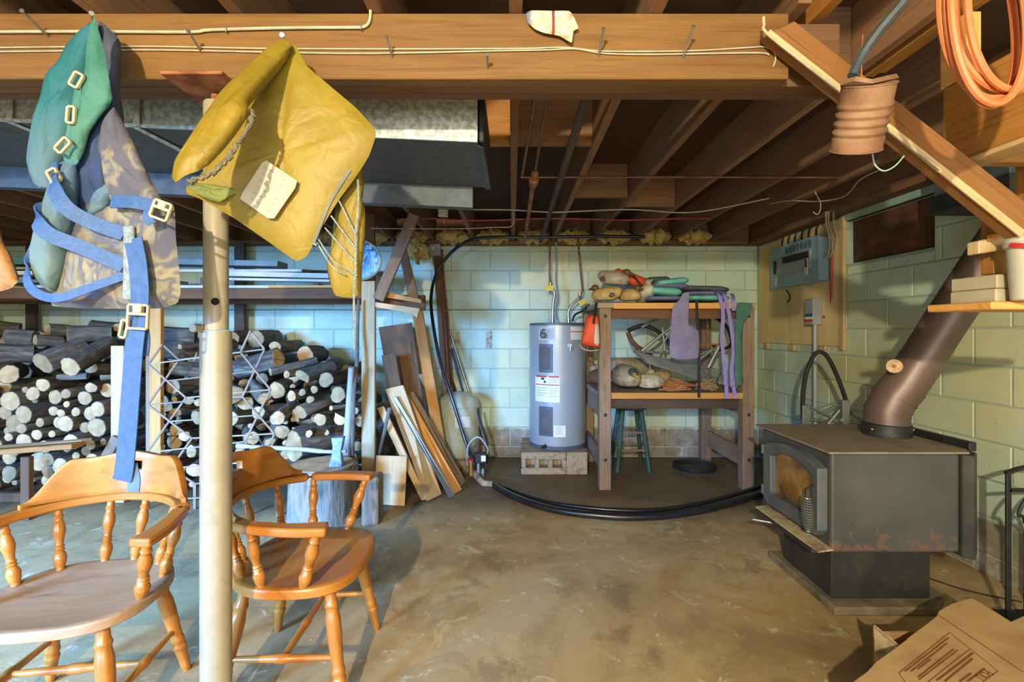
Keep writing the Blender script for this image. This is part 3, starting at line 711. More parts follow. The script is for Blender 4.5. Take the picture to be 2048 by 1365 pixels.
MB().bx((2.24, 2.18, 1.93), (2.52, 2.62, 2.02)).build('flue_box', m['pedestal_black'], hd, bevel=.004)
MB().bx((2.26, 2.2, 2.02), (2.5, 2.6, 2.225)).build('flue_riser', m['duct_dark'], hd, bevel=.004)
# ------------------------------------------------------------------ electrical board on the right wall
mat('plywood', '#c4aa72', '#d6be8a', scale=3, rough=.75, c='#b08f58', lo=.3, hi=.75, stretch=(1, 1, .25))
mat('panel_blue', '#7f9fb0', '#8dacbb', scale=4, rough=.45, metal=.15)
mat('panel_grey', '#8a9091', '#979c9b', scale=4, rough=.45, metal=.1)
mat('black_plastic', '#17181a', rough=.45)
mat('label_white', '#d8d6ce', '#cbc8be', scale=6, rough=.6)
mat('label_blue', '#27408a', rough=.5); mat('label_red', '#b3302c', rough=.5); mat('ink', '#22262b', rough=.6); mat('orange_line', '#b5532a', rough=.6)
eb = thing('plywood_board', 'plywood backing board screwed to the right wall behind the breaker panel', 'board', (2.54, 4.3, 1.17))
MB().bx((2.528, 3.74, 1.19), (2.544, 4.96, 2.17), grain=(0, 0, 1)).build('plywood_sheet', m['plywood'], eb, bevel=.002)
MB().bx((2.518, 3.69, 1.16), (2.546, 3.737, 2.18), grain=(0, 0, 1)).build('edge_batten', m['pine_pale'], eb, bevel=.002)
for y in (3.92, 4.35, 4.8): MB().bx((2.524, y, 1.13), (2.546, y + .07, 1.188)).build('batten_end', m['pine_pale'], eb, bevel=.002)
ep = thing('breaker_panel', 'blue-grey breaker panel mounted sideways on the plywood board', 'breaker panel', (2.48, 4.2, 1.7))
X1 = 2.43; y0, y1, z0, z1 = 3.842, 4.56, 1.70, 2.075
MB().bx((X1 + .006, y0 + .012, z0 + .012), (2.526, y1 - .012, z1 - .012)).build('enclosure', m['panel_blue'], ep, bevel=.004)
MB().bx((X1, y0, z0), (X1 + .005, y1, z1)).build('cover', m['panel_blue'], ep, bevel=.002)
MB().bx((X1 - .012, y0 + .09, z0 + .11), (X1 - .001, y1 - .14, z1 - .1)).build('deadfront', m['panel_grey'], ep, bevel=.003)
for i in range(11):
    y = y0 + .11 + i * .0345
    MB().bx((X1 - .022, y, z0 + .205), (X1 - .0125, y + .03, z0 + .262)).build('breaker', m['black_plastic'], ep, bevel=.002)
    if i < 9: MB().bx((X1 - .017, y + .05, z0 + .125), (X1 - .0125, y + .08, z0 + .195)).build('blank_plate', m['panel_grey'], ep, bevel=.002)
MB().bx((X1 - .018, y0 + .13, z0 + .13), (X1 - .0125, y0 + .155, z0 + .20)).build('breaker', m['black_plastic'], ep)
MB().bx((X1 - .015, y1 - .1, z0 + .13), (X1 - .0015, y1 - .075, z0 + .25)).build('panel_latch', m['black_plastic'], ep, bevel=.002)
MB().bx((X1 - .002, y1 - .12, z0 + .02), (X1 - .0005, y1 - .07, z0 + .10)).build('paper_label', m['label_white'], ep)
MB().bx((X1 - .016, y0 + .115, z0 + .07), (X1 - .0135, y0 + .165, z0 + .215)).build('white_tape', m['label_white'], ep)
s = MB(); rn = random.Random(5)
for i in range(7):
    y = y0 + .10 + i * .055
    for j in range(4): s.bx((X1 - .0015, y + j * .011, z1 - .085), (X1 - .0005, y + j * .011 + .004, z1 - .085 + .05 + .02 * rn.random()))
s.build('circuit_list', m['ink'], ep)
db = thing('disconnect_box', 'small grey disconnect box with a blue and red label on the plywood', 'switch box', (2.49, 4, 1.36))
MB().bx((2.45, 3.95, 1.36), (2.526, 4.06, 1.575)).build('box', m['panel_grey'], db, bevel=.004)
MB().bx((2.449, 3.953, 1.425), (2.4498, 4.057, 1.45)).build('label_band', m['label_blue'], db)
MB().bx((2.449, 3.953, 1.385), (2.4498, 4.057, 1.405)).build('label_band', m['label_red'], db)
MB().bx((2.449, 3.953, 1.405), (2.4498, 4.057, 1.425)).build('label_band', m['label_white'], db)
MB().tube([(2.49, 3.985, 1.3595), (2.49, 3.985, .01)], .017, 12).build('conduit', m['panel_grey'], db, smooth=True)
wire('cable', 'red cable dropping from the breaker panel to the disconnect box', PP([(1664, 500, 3.80), (1662, 560, 3.82), (1662, 615, 3.86), (1656, 632, 3.9), (1646, 634, 3.935)]), .009, 'red_plastic')
for i, (xa, xb, lab) in enumerate(((1652, 1655, 'leftmost white cable dropping into the end of the breaker panel'), (1657, 1661, 'middle white cable dropping into the end of the breaker panel'), (1667, 1665, 'rightmost white cable dropping into the end of the breaker panel'))):
    wire('cable', lab, PP([(xa, 424, 3.64), (xa + 1, 450, 3.72), (xa + 7, 475, 3.76), (xb + 3, 505, 3.79), (xb - 4, 516, 3.825)]), .006, 'cable_white', group='cables at the end of the panel')
for i in range(6):
    y = 3.95 + i * .1
    wire('cable', 'dark cable above the breaker panel, %s from the viewer' % ('nearest', 'second', 'third', 'fourth', 'fifth', 'farthest')[i], [(2.48, y, 2.078), (2.485, y + .01, 2.11), (2.50, y + .03, 2.15), (2.51, y + .02, 2.185)], .008, ('black_rubber', 'dark_iron')[i % 2], n=4, group='dark cables above the panel')
wire('cable', 'short black cable stub curling out under the breaker panel', PP([(1572, 580, 4.25), (1578, 588, 4.25), (1580, 598, 4.28), (1574, 606, 4.3)]), .006, 'black_rubber')
# ------------------------------------------------------------------ folding cart behind the stove
ct = thing('folding_cart', 'grey metal cart frame with a black arched tyre standing behind the stove', 'cart', (2.1, 3.35, 0))
YC = 3.35
MB().tube(cr(PP([(1606, 838), (1606, 790), (1612, 750), (1626, 714), (1640, 704), (1656, 716), (1674, 752), (1690, 796), (1698, 830)], YC), 5), .014, 10).build('tyre_arc', m['black_rubber'], ct, smooth=True)
for q in (((1610, 810), (1615, 1010)), ((1690, 800), (1690, 1000))):
    MB().bar(P(*q[0], YC), V((P(*q[0], YC).x, YC, .003)), .05, .035, (0, 1, 0)).build('fork', m['steel'], ct, bevel=.004)
for q, r in ((((1615, 812), (1690, 850)), .010), (((1700, 825), (1740, 852)), .012), (((1655, 850), (1690, 808)), .012), (((1622, 822), (1680, 802)), .004), (((1640, 832), (1684, 806)), .004), (((1700, 832), (1740, 815)), .004), (((1615, 840), (1740, 848)), .010)):
    MB().tube([P(*q[0], YC + .03), P(*q[1], YC + .03)], r, 8).build('frame_bar', m['steel'], ct, smooth=True)
# ------------------------------------------------------------------ fireplace tools
tl = thing('fireplace_tool_stand', 'black wrought iron fireplace tool stand at the right edge', 'tool stand', (2.25, 2.16, 0))
zt = .675
MB().bar((2.21, 2.16, 0.01), (2.21, 2.16, zt), .022, .012, (0, 1, 0)).build('upright_bar', m['dark_iron'], tl, bevel=.002)
MB().bar((2.43, 2.16, 0.01), (2.43, 2.16, zt), .022, .012, (0, 1, 0)).build('upright_bar', m['dark_iron'], tl, bevel=.002)
MB().ribbon([V((2.20 + .24 * t, 2.16, zt + .03 * math.sin(PI * t))) for t in [i / 12 for i in range(13)]], .02, .012, (0, 1, 0)).build('top_arch', m['dark_iron'], tl)
MB().bar((2.21, 2.16, zt - .075), (2.43, 2.16, zt - .075), .012, .016).build('hanger_bar', m['dark_iron'], tl, bevel=.002)
MB().bx((2.17, 2.06, .001), (2.47, 2.26, .012)).build('base', m['dark_iron'], tl, bevel=.002)
for i, x in enumerate((2.255, 2.32, 2.385)):
    t = thing('fire_tool', ('wrought iron poker with a hooked grip hanging nearest the stove', 'middle wrought iron hearth tool hanging on the stand', 'wrought iron hearth tool hanging farthest from the stove')[i], 'fire tool', (x, 2.12, .03))
    MB().tube(cr([(x, 2.13, .03), (x, 2.13, .45), (x - .03, 2.13, .50), (x - .005, 2.13, .56), (x + .02, 2.13, .59)], 6), .007, 8).build('shaft', m['dark_iron'], t, smooth=True)
    MB().tube(cr([(x - .03, 2.118, .47), (x - .01, 2.118, .435), (x + .02, 2.118, .46), (x + .022, 2.118, .5)], 5), .006, 8).build('hook', m['steel'], t, smooth=True)
wire('cable', 'thin black cord running along the floor behind the stove', [(2.14, 2.72, .006), (2.2, 2.55, .006), (2.3, 2.42, .006), (2.45, 2.33, .006)], .004, 'black_rubber')
# ------------------------------------------------------------------ cardboard and crate at the lower right
mat('cardboard', '#a8865a', '#b59466', scale=4, rough=.85, c='#9a784c', lo=.3, hi=.7)
mat('card_print', '#6f4a2a', rough=.85)
bxk = thing('cardboard_box', 'open brown cardboard box of kindling under the flattened carton', 'box', (1.6, 1.55, 0))
bx0, bx1, by0, by1, bz = 1.34, 2.0, 1.32, 1.80, .215
for a, b in (((bx0, by0, .008), (bx0 + .008, by1, bz)), ((bx1 - .008, by0, .008), (bx1, by1, bz)), ((bx0 + .008, by0, .008), (bx1 - .008, by0 + .008, bz)), ((bx0 + .008, by1 - .008, .008), (bx1 - .008, by1, bz - .02))):
    MB().bx(a, b).build('side_panel', m['cardboard'], bxk)
MB().bx((bx0, by0, .001), (bx1, by1, .008)).build('bottom_panel', m['cardboard'], bxk)
MB().prism([(bx0 + .002, by0 + .15, bz), (bx0 - .03, by0 + .17, bz - .10), (bx0 - .03, by1 - .05, bz - .10), (bx0 + .002, by1, bz)], (.004, 0, .003)).build('flap', m['ash'], bxk)
def cz(X, Y): return .232 + .02 * (X - 1.4)
def sheet(px, dz, name, par, z=.232):
    pts = [G(x, y, z) for x, y in px]; pts = [V((p.x, p.y, cz(p.x, p.y) + dz)) for p in pts]
    return MB().prism(pts, (0, 0, .005)).build(name, m['cardboard'], par)
cb = thing('flattened_carton', 'flattened brown cardboard carton with printed text at the lower right', 'cardboard', tuple(G(1900, 1300, .23)))
out = [(1703, 1366), (1735, 1344), (1752, 1326), (1790, 1300), (1812, 1284), (1818, 1278), (1850, 1256), (1874, 1238), (1878, 1228), (1905, 1214), (1944, 1204), (1985, 1228), (2022, 1252), (2060, 1236), (2200, 1300), (2250, 1520), (1750, 1560)]
sheet(out, 0, 'top_sheet', cb)
sheet([(1690, 1372), (1730, 1352), (1770, 1335), (1800, 1340), (1780, 1420), (1700, 1420)], -.008, 'lower_sheet', cb)
s = MB()
def pline(a, b, wd=.003):
    p, q = G(*a, .232), G(*b, .232); p.z = cz(p.x, p.y) + .0058; q.z = cz(q.x, q.y) + .0058
    d = (q - p); s.bar(p, q, wd, .0006)
c0 = lambda x, y: (1780 + x / 5.019, 1230 + y / 5.019)
for q, w_ in ((((90, 595), (600, 205)), .0022), (((600, 205), (1085, 595)), .0022), (((1085, 595), (930, 700)), .0022), (((90, 595), (160, 690)), .0022), (((800, 375), (380, 690)), .0022), (((470, 20), (1340, 610)), .0035),
    (((150, 580), (590, 255)), .004), (((210, 580), (575, 310)), .004), (((280, 560), (410, 465)), .004), (((280, 640), (640, 370)), .004), (((290, 665), (680, 380)), .0035), (((470, 675), (835, 410)), .0055), (((550, 685), (830, 465)), .005), (((700, 690), (815, 610)), .005), (((780, 690), (950, 565)), .005)):
    pline(c0(*q[0]), c0(*q[1]), w_)
pr = s.build('print_lines', m['card_print'], cb)
xd = G(*c0(860, 690), .232) - G(*c0(1020, 590), .232)
o_ = G(*c0(945, 632), .232); text('print_word', 'FOU', m['card_print'], .034, (o_.x, o_.y, cz(o_.x, o_.y) + .0062), xd, V((-xd.y, xd.x, 0)), cb)
for i, (a, b) in enumerate(((G(1800, 1270, .12), G(1855, 1262, .12)), (G(1795, 1290, .1), G(1850, 1270, .14)))):
    MB().bar(V((a.x + .04, a.y, .1 + .03 * i)), V((b.x + .2, b.y - .05, .12 + .03 * i)), .04, .02).build('kindling_stick', m['pine_lit'], bxk)
# ------------------------------------------------------------------ workbench
wb_ = thing('workbench', 'rough two-shelf wooden workbench with square posts against the back wall', 'workbench', (1.33, 4.4, 0))
xl, xr, yf, yb2 = .765, 1.94, 4.02, 4.88
for x, y in ((xl, yf), (xr, yf), (xl, yb2), (xr, yb2)):
    MB().bx((x - .048, y - .045, .001), (x + .048, y + .045, 1.495 if y < 4.5 else 1.49), grain=(0, 0, 1)).build('post', m['wood_weather'], wb_, bevel=.004)
ts = MB().bx((.70, 3.975, 1.497), (2.0, 4.93, 1.54)).build('top_shelf', m['wood_grey'], wb_, bevel=.003)
MB().bx((.83, 3.962, 1.49), (1.90, 3.974, 1.538)).build('shelf_edge', m['wood_orange'], ts, bevel=.002)
MB().bx((xl + .05, 4.03, 1.41), (xr - .05, 4.06, 1.495)).build('apron', m['wood_brown'], wb_, bevel=.002)
ls = MB().bx((.72, 3.99, .755), (1.99, 4.93, .80)).build('lower_shelf', m['wood_grey'], wb_, bevel=.003)
MB().bx((.815, 3.965, .752), (1.89, 3.989, .802)).build('shelf_edge', m['wood_orange'], ls, bevel=.002)
for x in (xl - .02, xr + .02):
    sg = 1 if x < 1 else -1
    MB().bx((x - .017, 4.07, .60), (x + .017, 4.83, .75)).build('side_rail', m['wood_weather'], wb_, bevel=.002)
    MB().bx((x - .017, 4.07, .16), (x + .017, 4.83, .315)).build('side_stretcher', m['wood_weather'], wb_, bevel=.002)
MB().bx((xl + .05, 4.05, .66), (xr - .05, 4.08, .752)).build('apron', m['wood_dark'], wb_, bevel=.002)
for x in (xl, xr):
    for z in (1.43, .62, .25): MB().ball((x, yf - .047, z), (.014, .006, .014), nu=10, nv=6).build('bolt_head', m['dark_iron'], wb_, smooth=True)
# stool
st_ = thing('stool', 'dark green painted wooden stool tucked under the workbench', 'stool', (1.12, 4.62, 0))
for a in (45, 135, 225, 315):
    c, s_ = math.cos(math.radians(a)), math.sin(math.radians(a))
    MB().tube([V((1.12 + .21 * c, 4.62 + .21 * s_, .003)), V((1.12 + .12 * c, 4.62 + .12 * s_, .575))], [.019, .023], 10).build('leg', m['stool_green'], st_, smooth=True)
for i, a in enumerate((45, 135, 225, 315)):
    for z in (.2 + .04 * (i % 2), .36 + .04 * (i % 2)):
        r = .21 - .09 * z / .575; b = a + 90
        MB().tube([V((1.12 + r * math.cos(math.radians(q)), 4.62 + r * math.sin(math.radians(q)), z)) for q in (a, b)], .011, 8).build('rung', m['wood_weather'], st_, smooth=True)
MB().lathe((1.12, 4.62, .572), (1.12, 4.62, .61), [(0, .15), (.2, .165), (.8, .165), (1, .155)], 24).build('seat', m['stool_green'], st_, smooth=True)
hc = MB(); hc.tube([V((1.72 + (.19 + .012 * math.sin(3 * t)) * math.cos(t), 4.55 + .17 * math.sin(t), .012 + .018 * t / 6.3)) for t in [i * 2 * PI / 28 for i in range(80)]], .009, 7)
tag(hc.build('coiled_hose', m['black_rubber'], smooth=True), 'black hose coiled on the floor under the workbench', 'hose')
# ------------------------------------------------------------------ duck decoys
mat('decoy_grey', '#857a68', '#a2967f', scale=14, rough=.5, c='#5a5146', lo=.3, hi=.75)
mat('decoy_tan', '#9c8049', '#b89c60', scale=14, rough=.5, c='#574a36', lo=.3, hi=.75)
mat('decoy_white', '#a9a392', '#c0b9a5', scale=9, rough=.6, c='#6b645a', lo=.3, hi=.75)
mat('decoy_brown', '#4e3824', '#6d5236', scale=9, rough=.55, lo=.3, hi=.75)
mat('decoy_green', '#2e3d35', '#3d5044', scale=9, rough=.5); mat('bill_yellow', '#b39233', rough=.5)
def decoy(label, loc, yaw, L, body, head, tilt=0, roll=0, bill='bill_yellow', hz=1):
    """body along +x locally, rests on its belly at loc"""
    R = Matrix.Rotation(yaw, 3, 'Z') @ Matrix.Rotation(tilt, 3, 'Y') @ Matrix.Rotation(roll, 3, 'X')
    loc = V(loc); rb = (.5 * L, .28 * L, .26 * L); c = V((0, 0, rb[2]))
    T = lambda p: loc + R @ V(p)
    t = thing('duck_decoy', label, 'decoy', tuple(loc), 'duck decoys')
    def shape(q, d):
        q = q.copy()
        if d.x < -.3: q.z += .16 * L * (-d.x - .3); q.y *= 1 - .55 * (-d.x - .3)
        if q.z < -.6 * rb[2]: q.z = -.6 * rb[2] - (q.z + .6 * rb[2]) * -.2
        return R @ q
    b = MB(); b.ball(T(c), rb, nu=18, nv=12, fn=shape); b.build('body', m[body], t, smooth=True, ang=80)
    hc_ = V((.38 * L, 0, .50 * L * hz))
    b = MB(); b.tube([T((.32 * L, 0, .22 * L)), T((.37 * L, 0, .34 * L * hz)), T(hc_)], [.13 * L, .085 * L, .08 * L], 12)
    b.ball(T(hc_), (.13 * L, .11 * L, .11 * L), nu=12, nv=8, fn=lambda q, d: R @ q); b.build('head', m[head], t, smooth=True, ang=80)
    b = MB(); b.tube([T(hc_ + V((.09 * L, 0, -.01 * L))), T(hc_ + V((.16 * L, 0, -.035 * L))), T(hc_ + V((.22 * L, 0, -.04 * L)))], [.05 * L, .04 * L, .025 * L], 8); b.build('bill', m[bill], t, smooth=True)
    for s_ in (-1, 1):
        b = MB(); b.ball(T((-.06 * L, s_ * .2 * L, .25 * L)), (.3 * L, .05 * L, .1 * L), nu=12, nv=8, fn=lambda q, d: R @ q); b.build('wing', m['decoy_brown' if body != 'decoy_white' else 'decoy_grey'], t, smooth=True)
    return t
zt2 = 1.541
decoy('tan duck decoy at the front left corner of the top shelf', (.80, 4.10, zt2), 2.6, .27, 'decoy_tan', 'decoy_brown', bill='decoy_brown', hz=1.0)
decoy('tan duck decoy in the middle of the cluster on the top shelf', (.99, 4.13, zt2), -.9, .25, 'decoy_tan', 'decoy_brown', bill='decoy_brown', hz=1.0)
decoy('grey-backed duck decoy lying on top of the others on the top shelf', (.87, 4.20, zt2 + .14), -.5, .29, 'decoy_grey', 'decoy_brown', bill='decoy_brown', tilt=.1, hz=.95)
decoy('duck decoy standing upright with a pale breast beside the orange vest', (1.15, 4.15, zt2 + .02), -1.2, .26, 'decoy_white', 'decoy_grey', bill='decoy_grey', tilt=-.5)
zl2 = .801
decoy('mallard decoy with a green head and yellow bill on the lower shelf', (.985, 4.19, zl2), -1.45, .42, 'decoy_grey', 'decoy_green', hz=.72)
decoy('plain grey decoy body lying behind the mallard decoy', (1.10, 4.56, zl2 + .0), .2, .50, 'decoy_grey', 'decoy_brown')
decoy('small pale duck decoy beside the orange rope on the lower shelf', (1.17, 4.13, zl2), .1, .27, 'decoy_white', 'decoy_brown', hz=.5)
decoy('yellowish duck decoy leaning back against the metal rack', (1.30, 4.27, zl2 + .01), -2.6, .28, 'decoy_tan', 'decoy_grey')
decoy('dark duck decoy half hidden behind the left bench post', (.80, 4.45, zl2), 1.9, .30, 'decoy_brown', 'decoy_grey')
# ropes
mat('rope_orange', '#8a5b32', '#a5723f', scale=60, rough=.9, bump=.6, bscale=120); mat('rope_tan', '#7d6546', '#96805c', scale=60, rough=.9, bump=.6, bscale=120)
def rope(label, c, rx, ry, mt, seed, n=46):
    rn = random.Random(seed); pts = []
    for i in range(n):
        a = i * 2.2 + rn.random() * .5; q = .35 + .65 * rn.random()
        pts.append(V((c[0] + rx * q * math.cos(a), c[1] + ry * q * math.sin(a), c[2] + .012 + .11 * rn.random() * (1.15 - q * .75))))
    return tag(MB().tube(cr(pts, 4), .009, 6).build('rope', m[mt], smooth=True), label, 'rope')
rope('tangled heap of orange-brown rope on the lower shelf', (1.37, 4.06, zl2), .155, .06, 'rope_orange', 2, 60)
rope('tangled heap of tan rope on the lower shelf near the right post', (1.65, 4.08, zl2), .115, .06, 'rope_tan', 4, 46)
# ------------------------------------------------------------------ vests on the top shelf
mat('vest_orange', '#c8431f', '#d9542b', scale=8, rough=.65, bump=.2, bscale=30)
mat('vest_teal', '#4f9c8f', '#6fb5a6', scale=6, rough=.75, bump=.25, bscale=30); mat('vest_purple', '#5d5d80', '#716e92', scale=6, rough=.75, bump=.25, bscale=30)
mat('pad_grey', '#45474c', '#55575c', scale=10, rough=.7); mat('strap_purple', '#7d70ba', '#8d80ca', scale=20, rough=.6); mat('strap_black', '#1b1b1c', '#262626', scale=20, rough=.7)
mat('foam_purple', '#716b8c', '#837d9c', scale=7, rough=.75, bump=.15, bscale=40); mat('cloth_green', '#3a5e54', '#487064', scale=25, rough=.9, bump=.3, bscale=90)
v1 = thing('life_vest', 'bright orange life vest lying rolled behind the duck decoys', 'life vest', tuple(P(1270, 600, 4.35)))
for dy, yy, r in ((0, 4.36, .052), (.0, 4.46, .05)):
    a, b = P(1228, 550, yy), P(1302, 574, yy); a.z += .02
    MB().tube([a, a.lerp(b, .05), a.lerp(b, .3), a.lerp(b, .6), a.lerp(b, .95), b], [r * .5, r * .95, r, r * 1.05, r, r * .6], 14).build('foam_tube', m['vest_orange'], v1, smooth=True, ang=80)
MB().ribbon(PP([(1262, 546, 4.30), (1275, 562, 4.29), (1290, 580, 4.29)]), .02, .003, (1, 0, .5)).build('strap', m['strap_black'], v1)
def slab(name, mt, par, x0, x1, y0, y1, Y0, Y1, rot=0, puff=.012):
    a, b = P(x0, y0, Y0), P(x1, y1, Y0); cx, cz_, hx, hz_ = (a.x + b.x) / 2, (a.z + b.z) / 2, abs(b.x - a.x) / 2, abs(a.z - b.z) / 2
    s = MB(); s.ball((cx, (Y0 + Y1) / 2, cz_), (1, 1, 1), rot=(0, rot, 0), nu=24, nv=12, fn=lambda q, d: V((math.copysign(abs(d.x) ** .45, d.x) * hx, math.copysign(abs(d.y) ** .45, d.y) * (Y1 - Y0) / 2, math.copysign(abs(d.z) ** .8, d.z) * hz_ * (1 + .1 * math.sin(d.x * 7)))))
    return s.build(name, m[mt], par, smooth=True, ang=80)
v2 = thing('life_vest', 'teal and purple life vest folded in the middle of the top shelf', 'life vest', tuple(P(1340, 603, 4.2)))
slab('lower_panel', 'vest_purple', v2, 1298, 1378, 590, 602, 4.02, 4.5)
slab('middle_panel', 'vest_teal', v2, 1300, 1372, 572, 591, 4.04, 4.5, .08); slab('upper_panel', 'vest_purple', v2, 1308, 1385, 564, 577, 4.1, 4.5, .05); slab('top_panel', 'vest_teal', v2, 1318, 1384, 555, 569, 4.06, 4.4, -.1)
slab('collar', 'pad_grey', v2, 1300, 1345, 552, 566, 4.45, 4.7)
v3 = thing('life_vest', 'grey and teal life vest with purple straps at the right of the top shelf', 'life vest', tuple(P(1420, 603, 4.2)))
slab('lower_panel', 'vest_teal', v3, 1380, 1468, 588, 602, 4.0, 4.45); slab('middle_panel', 'vest_purple', v3, 1378, 1464, 580, 591, 4.04, 4.5); slab('top_panel', 'pad_grey', v3, 1372, 1468, 570, 583, 4.06, 4.5, .04)
for q in ([(1430, 583, 4.05), (1438, 592, 3.955), (1446, 625, 3.945), (1444, 680, 3.945), (1450, 740, 3.945), (1454, 798, 3.945)], [(1440, 584, 4.05), (1450, 594, 3.955), (1460, 640, 3.945), (1467, 700, 3.945), (1463, 745, 3.945), (1471, 797, 3.945)], [(1464, 588, 4.05), (1467, 600, 3.955), (1467, 622, 3.95)]):
    MB().ribbon(cr(PP(q), 5), .03, .003, (1, 0, 0)).build('strap', m['strap_purple'], v3)
for x, y in ((1451, 765), (1466, 768)): MB().box(P(x, y, 3.94), (.035, .012, .05)).build('buckle', m['strap_purple'], v3, bevel=.006)
s = MB().pillow([(1366, 587, 3.955), (1378, 587, 3.955), (1378, 645, 3.94), (1397, 664, 3.93), (1396, 716, 3.93), (1340, 714, 3.93), (1345, 618, 3.94), (1360, 598, 3.95)], .035, c=(1366, 675, 3.93), sub=4, wob=.003)
tag(s.build('foam_pad', m['foam_purple'], smooth=True, ang=80), 'dull purple foam flap hanging over the front of the top shelf', 'pad')
tag(MB().ribbon(cr(PP([(1393, 600, 3.955), (1395, 640, 3.95), (1398, 720, 3.95), (1398, 796, 3.95)]), 5), .022, .004, (1, 0, 0)).build('strap', m['strap_black']), 'narrow black strap hanging down the front of the workbench', 'strap')
s = MB().pillow([(1474, 606, 3.955), (1504, 607, 3.955), (1503, 622, 3.94), (1489, 640, 3.93), (1482, 690, 3.93), (1486, 766, 3.93), (1471, 768, 3.93), (1469, 690, 3.93), (1471, 640, 3.94)], .022, c=(1479, 660, 3.93), sub=4, wob=.002)
tag(s.build('green_cloth', m['cloth_green'], smooth=True, ang=80), 'dark green cloth draped on the right front post of the workbench', 'cloth')
tb = thing('throw_bag', 'orange and white throw bag hanging at the left corner of the workbench', 'bag', tuple(P(1180, 695, 3.88)))
MB().pillow([(1173, 634, 3.88), (1187, 628, 3.88), (1198, 636, 3.88), (1200, 690, 3.87), (1198, 697, 3.87), (1162, 689, 3.87), (1168, 656, 3.88)], .10, sub=4).build('bag_body', m['vest_orange'], tb, smooth=True, ang=80)
MB().pillow([(1191, 648, 3.822), (1198, 652, 3.84), (1199, 690, 3.84), (1188, 687, 3.822)], .02, sub=3).build('white_panel', m['white_plastic'], tb, smooth=True, ang=80)
MB().tube(cr(PP([(1160, 690, 3.86), (1166, 698, 3.84), (1182, 702, 3.84), (1197, 700, 3.86)]), 5), .005, 6).build('cord_loop', m['cable_white'], tb, smooth=True)
MB().ribbon(PP([(1187, 648, 3.82), (1189, 632, 3.85), (1193, 606, 3.96)]), .02, .003, (1, 0, 0)).build('hang_strap', m['strap_black'], tb)
# ------------------------------------------------------------------ folded metal rack on the lower shelf
mat('alu_dull', '#79807f', '#8e9492', scale=12, rough=.45, metal=.5)
rk = thing('metal_rack', 'jumbled folded grey metal rack standing on the lower bench shelf', 'rack', (1.5, 4.45, .8))
YR = 4.42
for q, r, mt in ((((1283, 655), (1348, 620)), .014, 'alu_dull'), (((1284, 702), (1346, 652)), .016, 'alu_dull'), (((1318, 704), (1345, 655)), .010, 'alu_dull'), (((1330, 702), (1325, 655)), .010, 'alu_dull'), (((1268, 702), (1345, 708)), .012, 'alu_dull'), (((1412, 745), (1440, 690)), .016, 'alu_dull'), (((1425, 700), (1398, 720)), .012, 'alu_dull'), (((1440, 692), (1400, 710)), .010, 'alu_dull'), (((1400, 612), (1450, 640)), .012, 'alu_dull'), (((1376, 690), (1440, 690)), .008, 'rust'), (((1415, 640), (1415, 700)), .008, 'rust')):
    MB().tube([P(*q[0], YR), P(*q[1], YR)], r, 8).build('frame_bar', m[mt], rk, smooth=True)
for i in range(9):
    t = i / 8
    MB().tube([P(1268 + 26 * t, 704 + 22 * t, YR - .12 - .02 * i), P(1442 - 12 * t, 742 + 26 * t, YR - .10 - .02 * i)], .0055, 7).build('slat', m['alu_dull'], rk, smooth=True)
MB().tube([P(1442, 746, YR - .1), P(1430, 768, YR - .28)], .009, 8).build('frame_bar', m['alu_dull'], rk, smooth=True)
MB().tube([P(1267, 703, YR - .12), P(1294, 726, YR - .28)], .009, 8).build('frame_bar', m['alu_dull'], rk, smooth=True)
MB().tube(cr(PP([(1378, 636), (1395, 628), (1420, 630), (1448, 648), (1460, 668), (1462, 690), (1440, 700), (1425, 690)], YR + .1), 5), .016, 8).build('curved_bar', m['dark_iron'], rk, smooth=True)
MB().tube(cr(PP([(1256, 662), (1272, 655), (1290, 652), (1310, 660), (1330, 676), (1340, 690)], YR + .06), 5), .02, 8).build('curved_bar', m['dark_iron'], rk, smooth=True)
MB().tube(cr(PP([(1256, 665), (1262, 680), (1275, 695), (1285, 700)], YR + .02), 5), .022, 8).build('grip', m['decoy_brown'], rk, smooth=True)
for x in (1300, 1400): MB().tube([P(x, 712, YR), V((P(x, 0, YR).x, YR, .802))], .009, 8).build('rack_leg', m['alu_dull'], rk, smooth=True)
# ------------------------------------------------------------------ water heater on cinder blocks
mat('heater_grey', '#8d9497', '#979e9f', scale=3, rough=.35, metal=.15); mat('heater_dark', '#474d55', '#525860', scale=6, rough=.4)
mat('cinder', '#8d7a61', '#a08d72', scale=12, rough=.95, c='#6f5d48', bump=.5, bscale=60)
def cinder(label, x0, x1, y0, y1, holes):
    b = MB(); z0, z1 = .001, .203
    if holes:
        hs = [(x0 + (x1 - x0) * (.10 + .30 * i), x0 + (x1 - x0) * (.30 + .30 * i)) for i in range(3)]
        b.bx((x0, y0, z0), (x1, y1, z0 + .06)); b.bx((x0, y0, z1 - .06), (x1, y1, z1)); xs = [x0] + [q for h in hs for q in h] + [x1]
        for i in range(0, len(xs), 2): b.bx((xs[i], y0, z0 + .06), (xs[i + 1], y1, z1 - .06))
        b.bx((x0, y0 + .1, z0 + .06), (x1, y0 + .12, z1 - .06))
    else: b.bx((x0, y0, z0), (x1, y1, z1))
    return tag(b.build('cinder_block', m['cinder'], bevel=.004), label, 'cinder block')
cinder('cinder block with three open cells under the water heater', P(1043, 0, 4.41).x, P(1133, 0, 4.41).x - .003, 4.41, 4.80, True)
cinder('cinder block turned end-on under the right of the water heater', P(1133, 0, 4.41).x, P(1175, 0, 4.41).x, 4.41, 4.81, False)
cinder('cinder block hidden at the back under the water heater', P(1047, 0, 4.41).x, P(1140, 0, 4.41).x, 4.815, 5.02, False)
HX, HYY, HR = .446, 4.735, .272
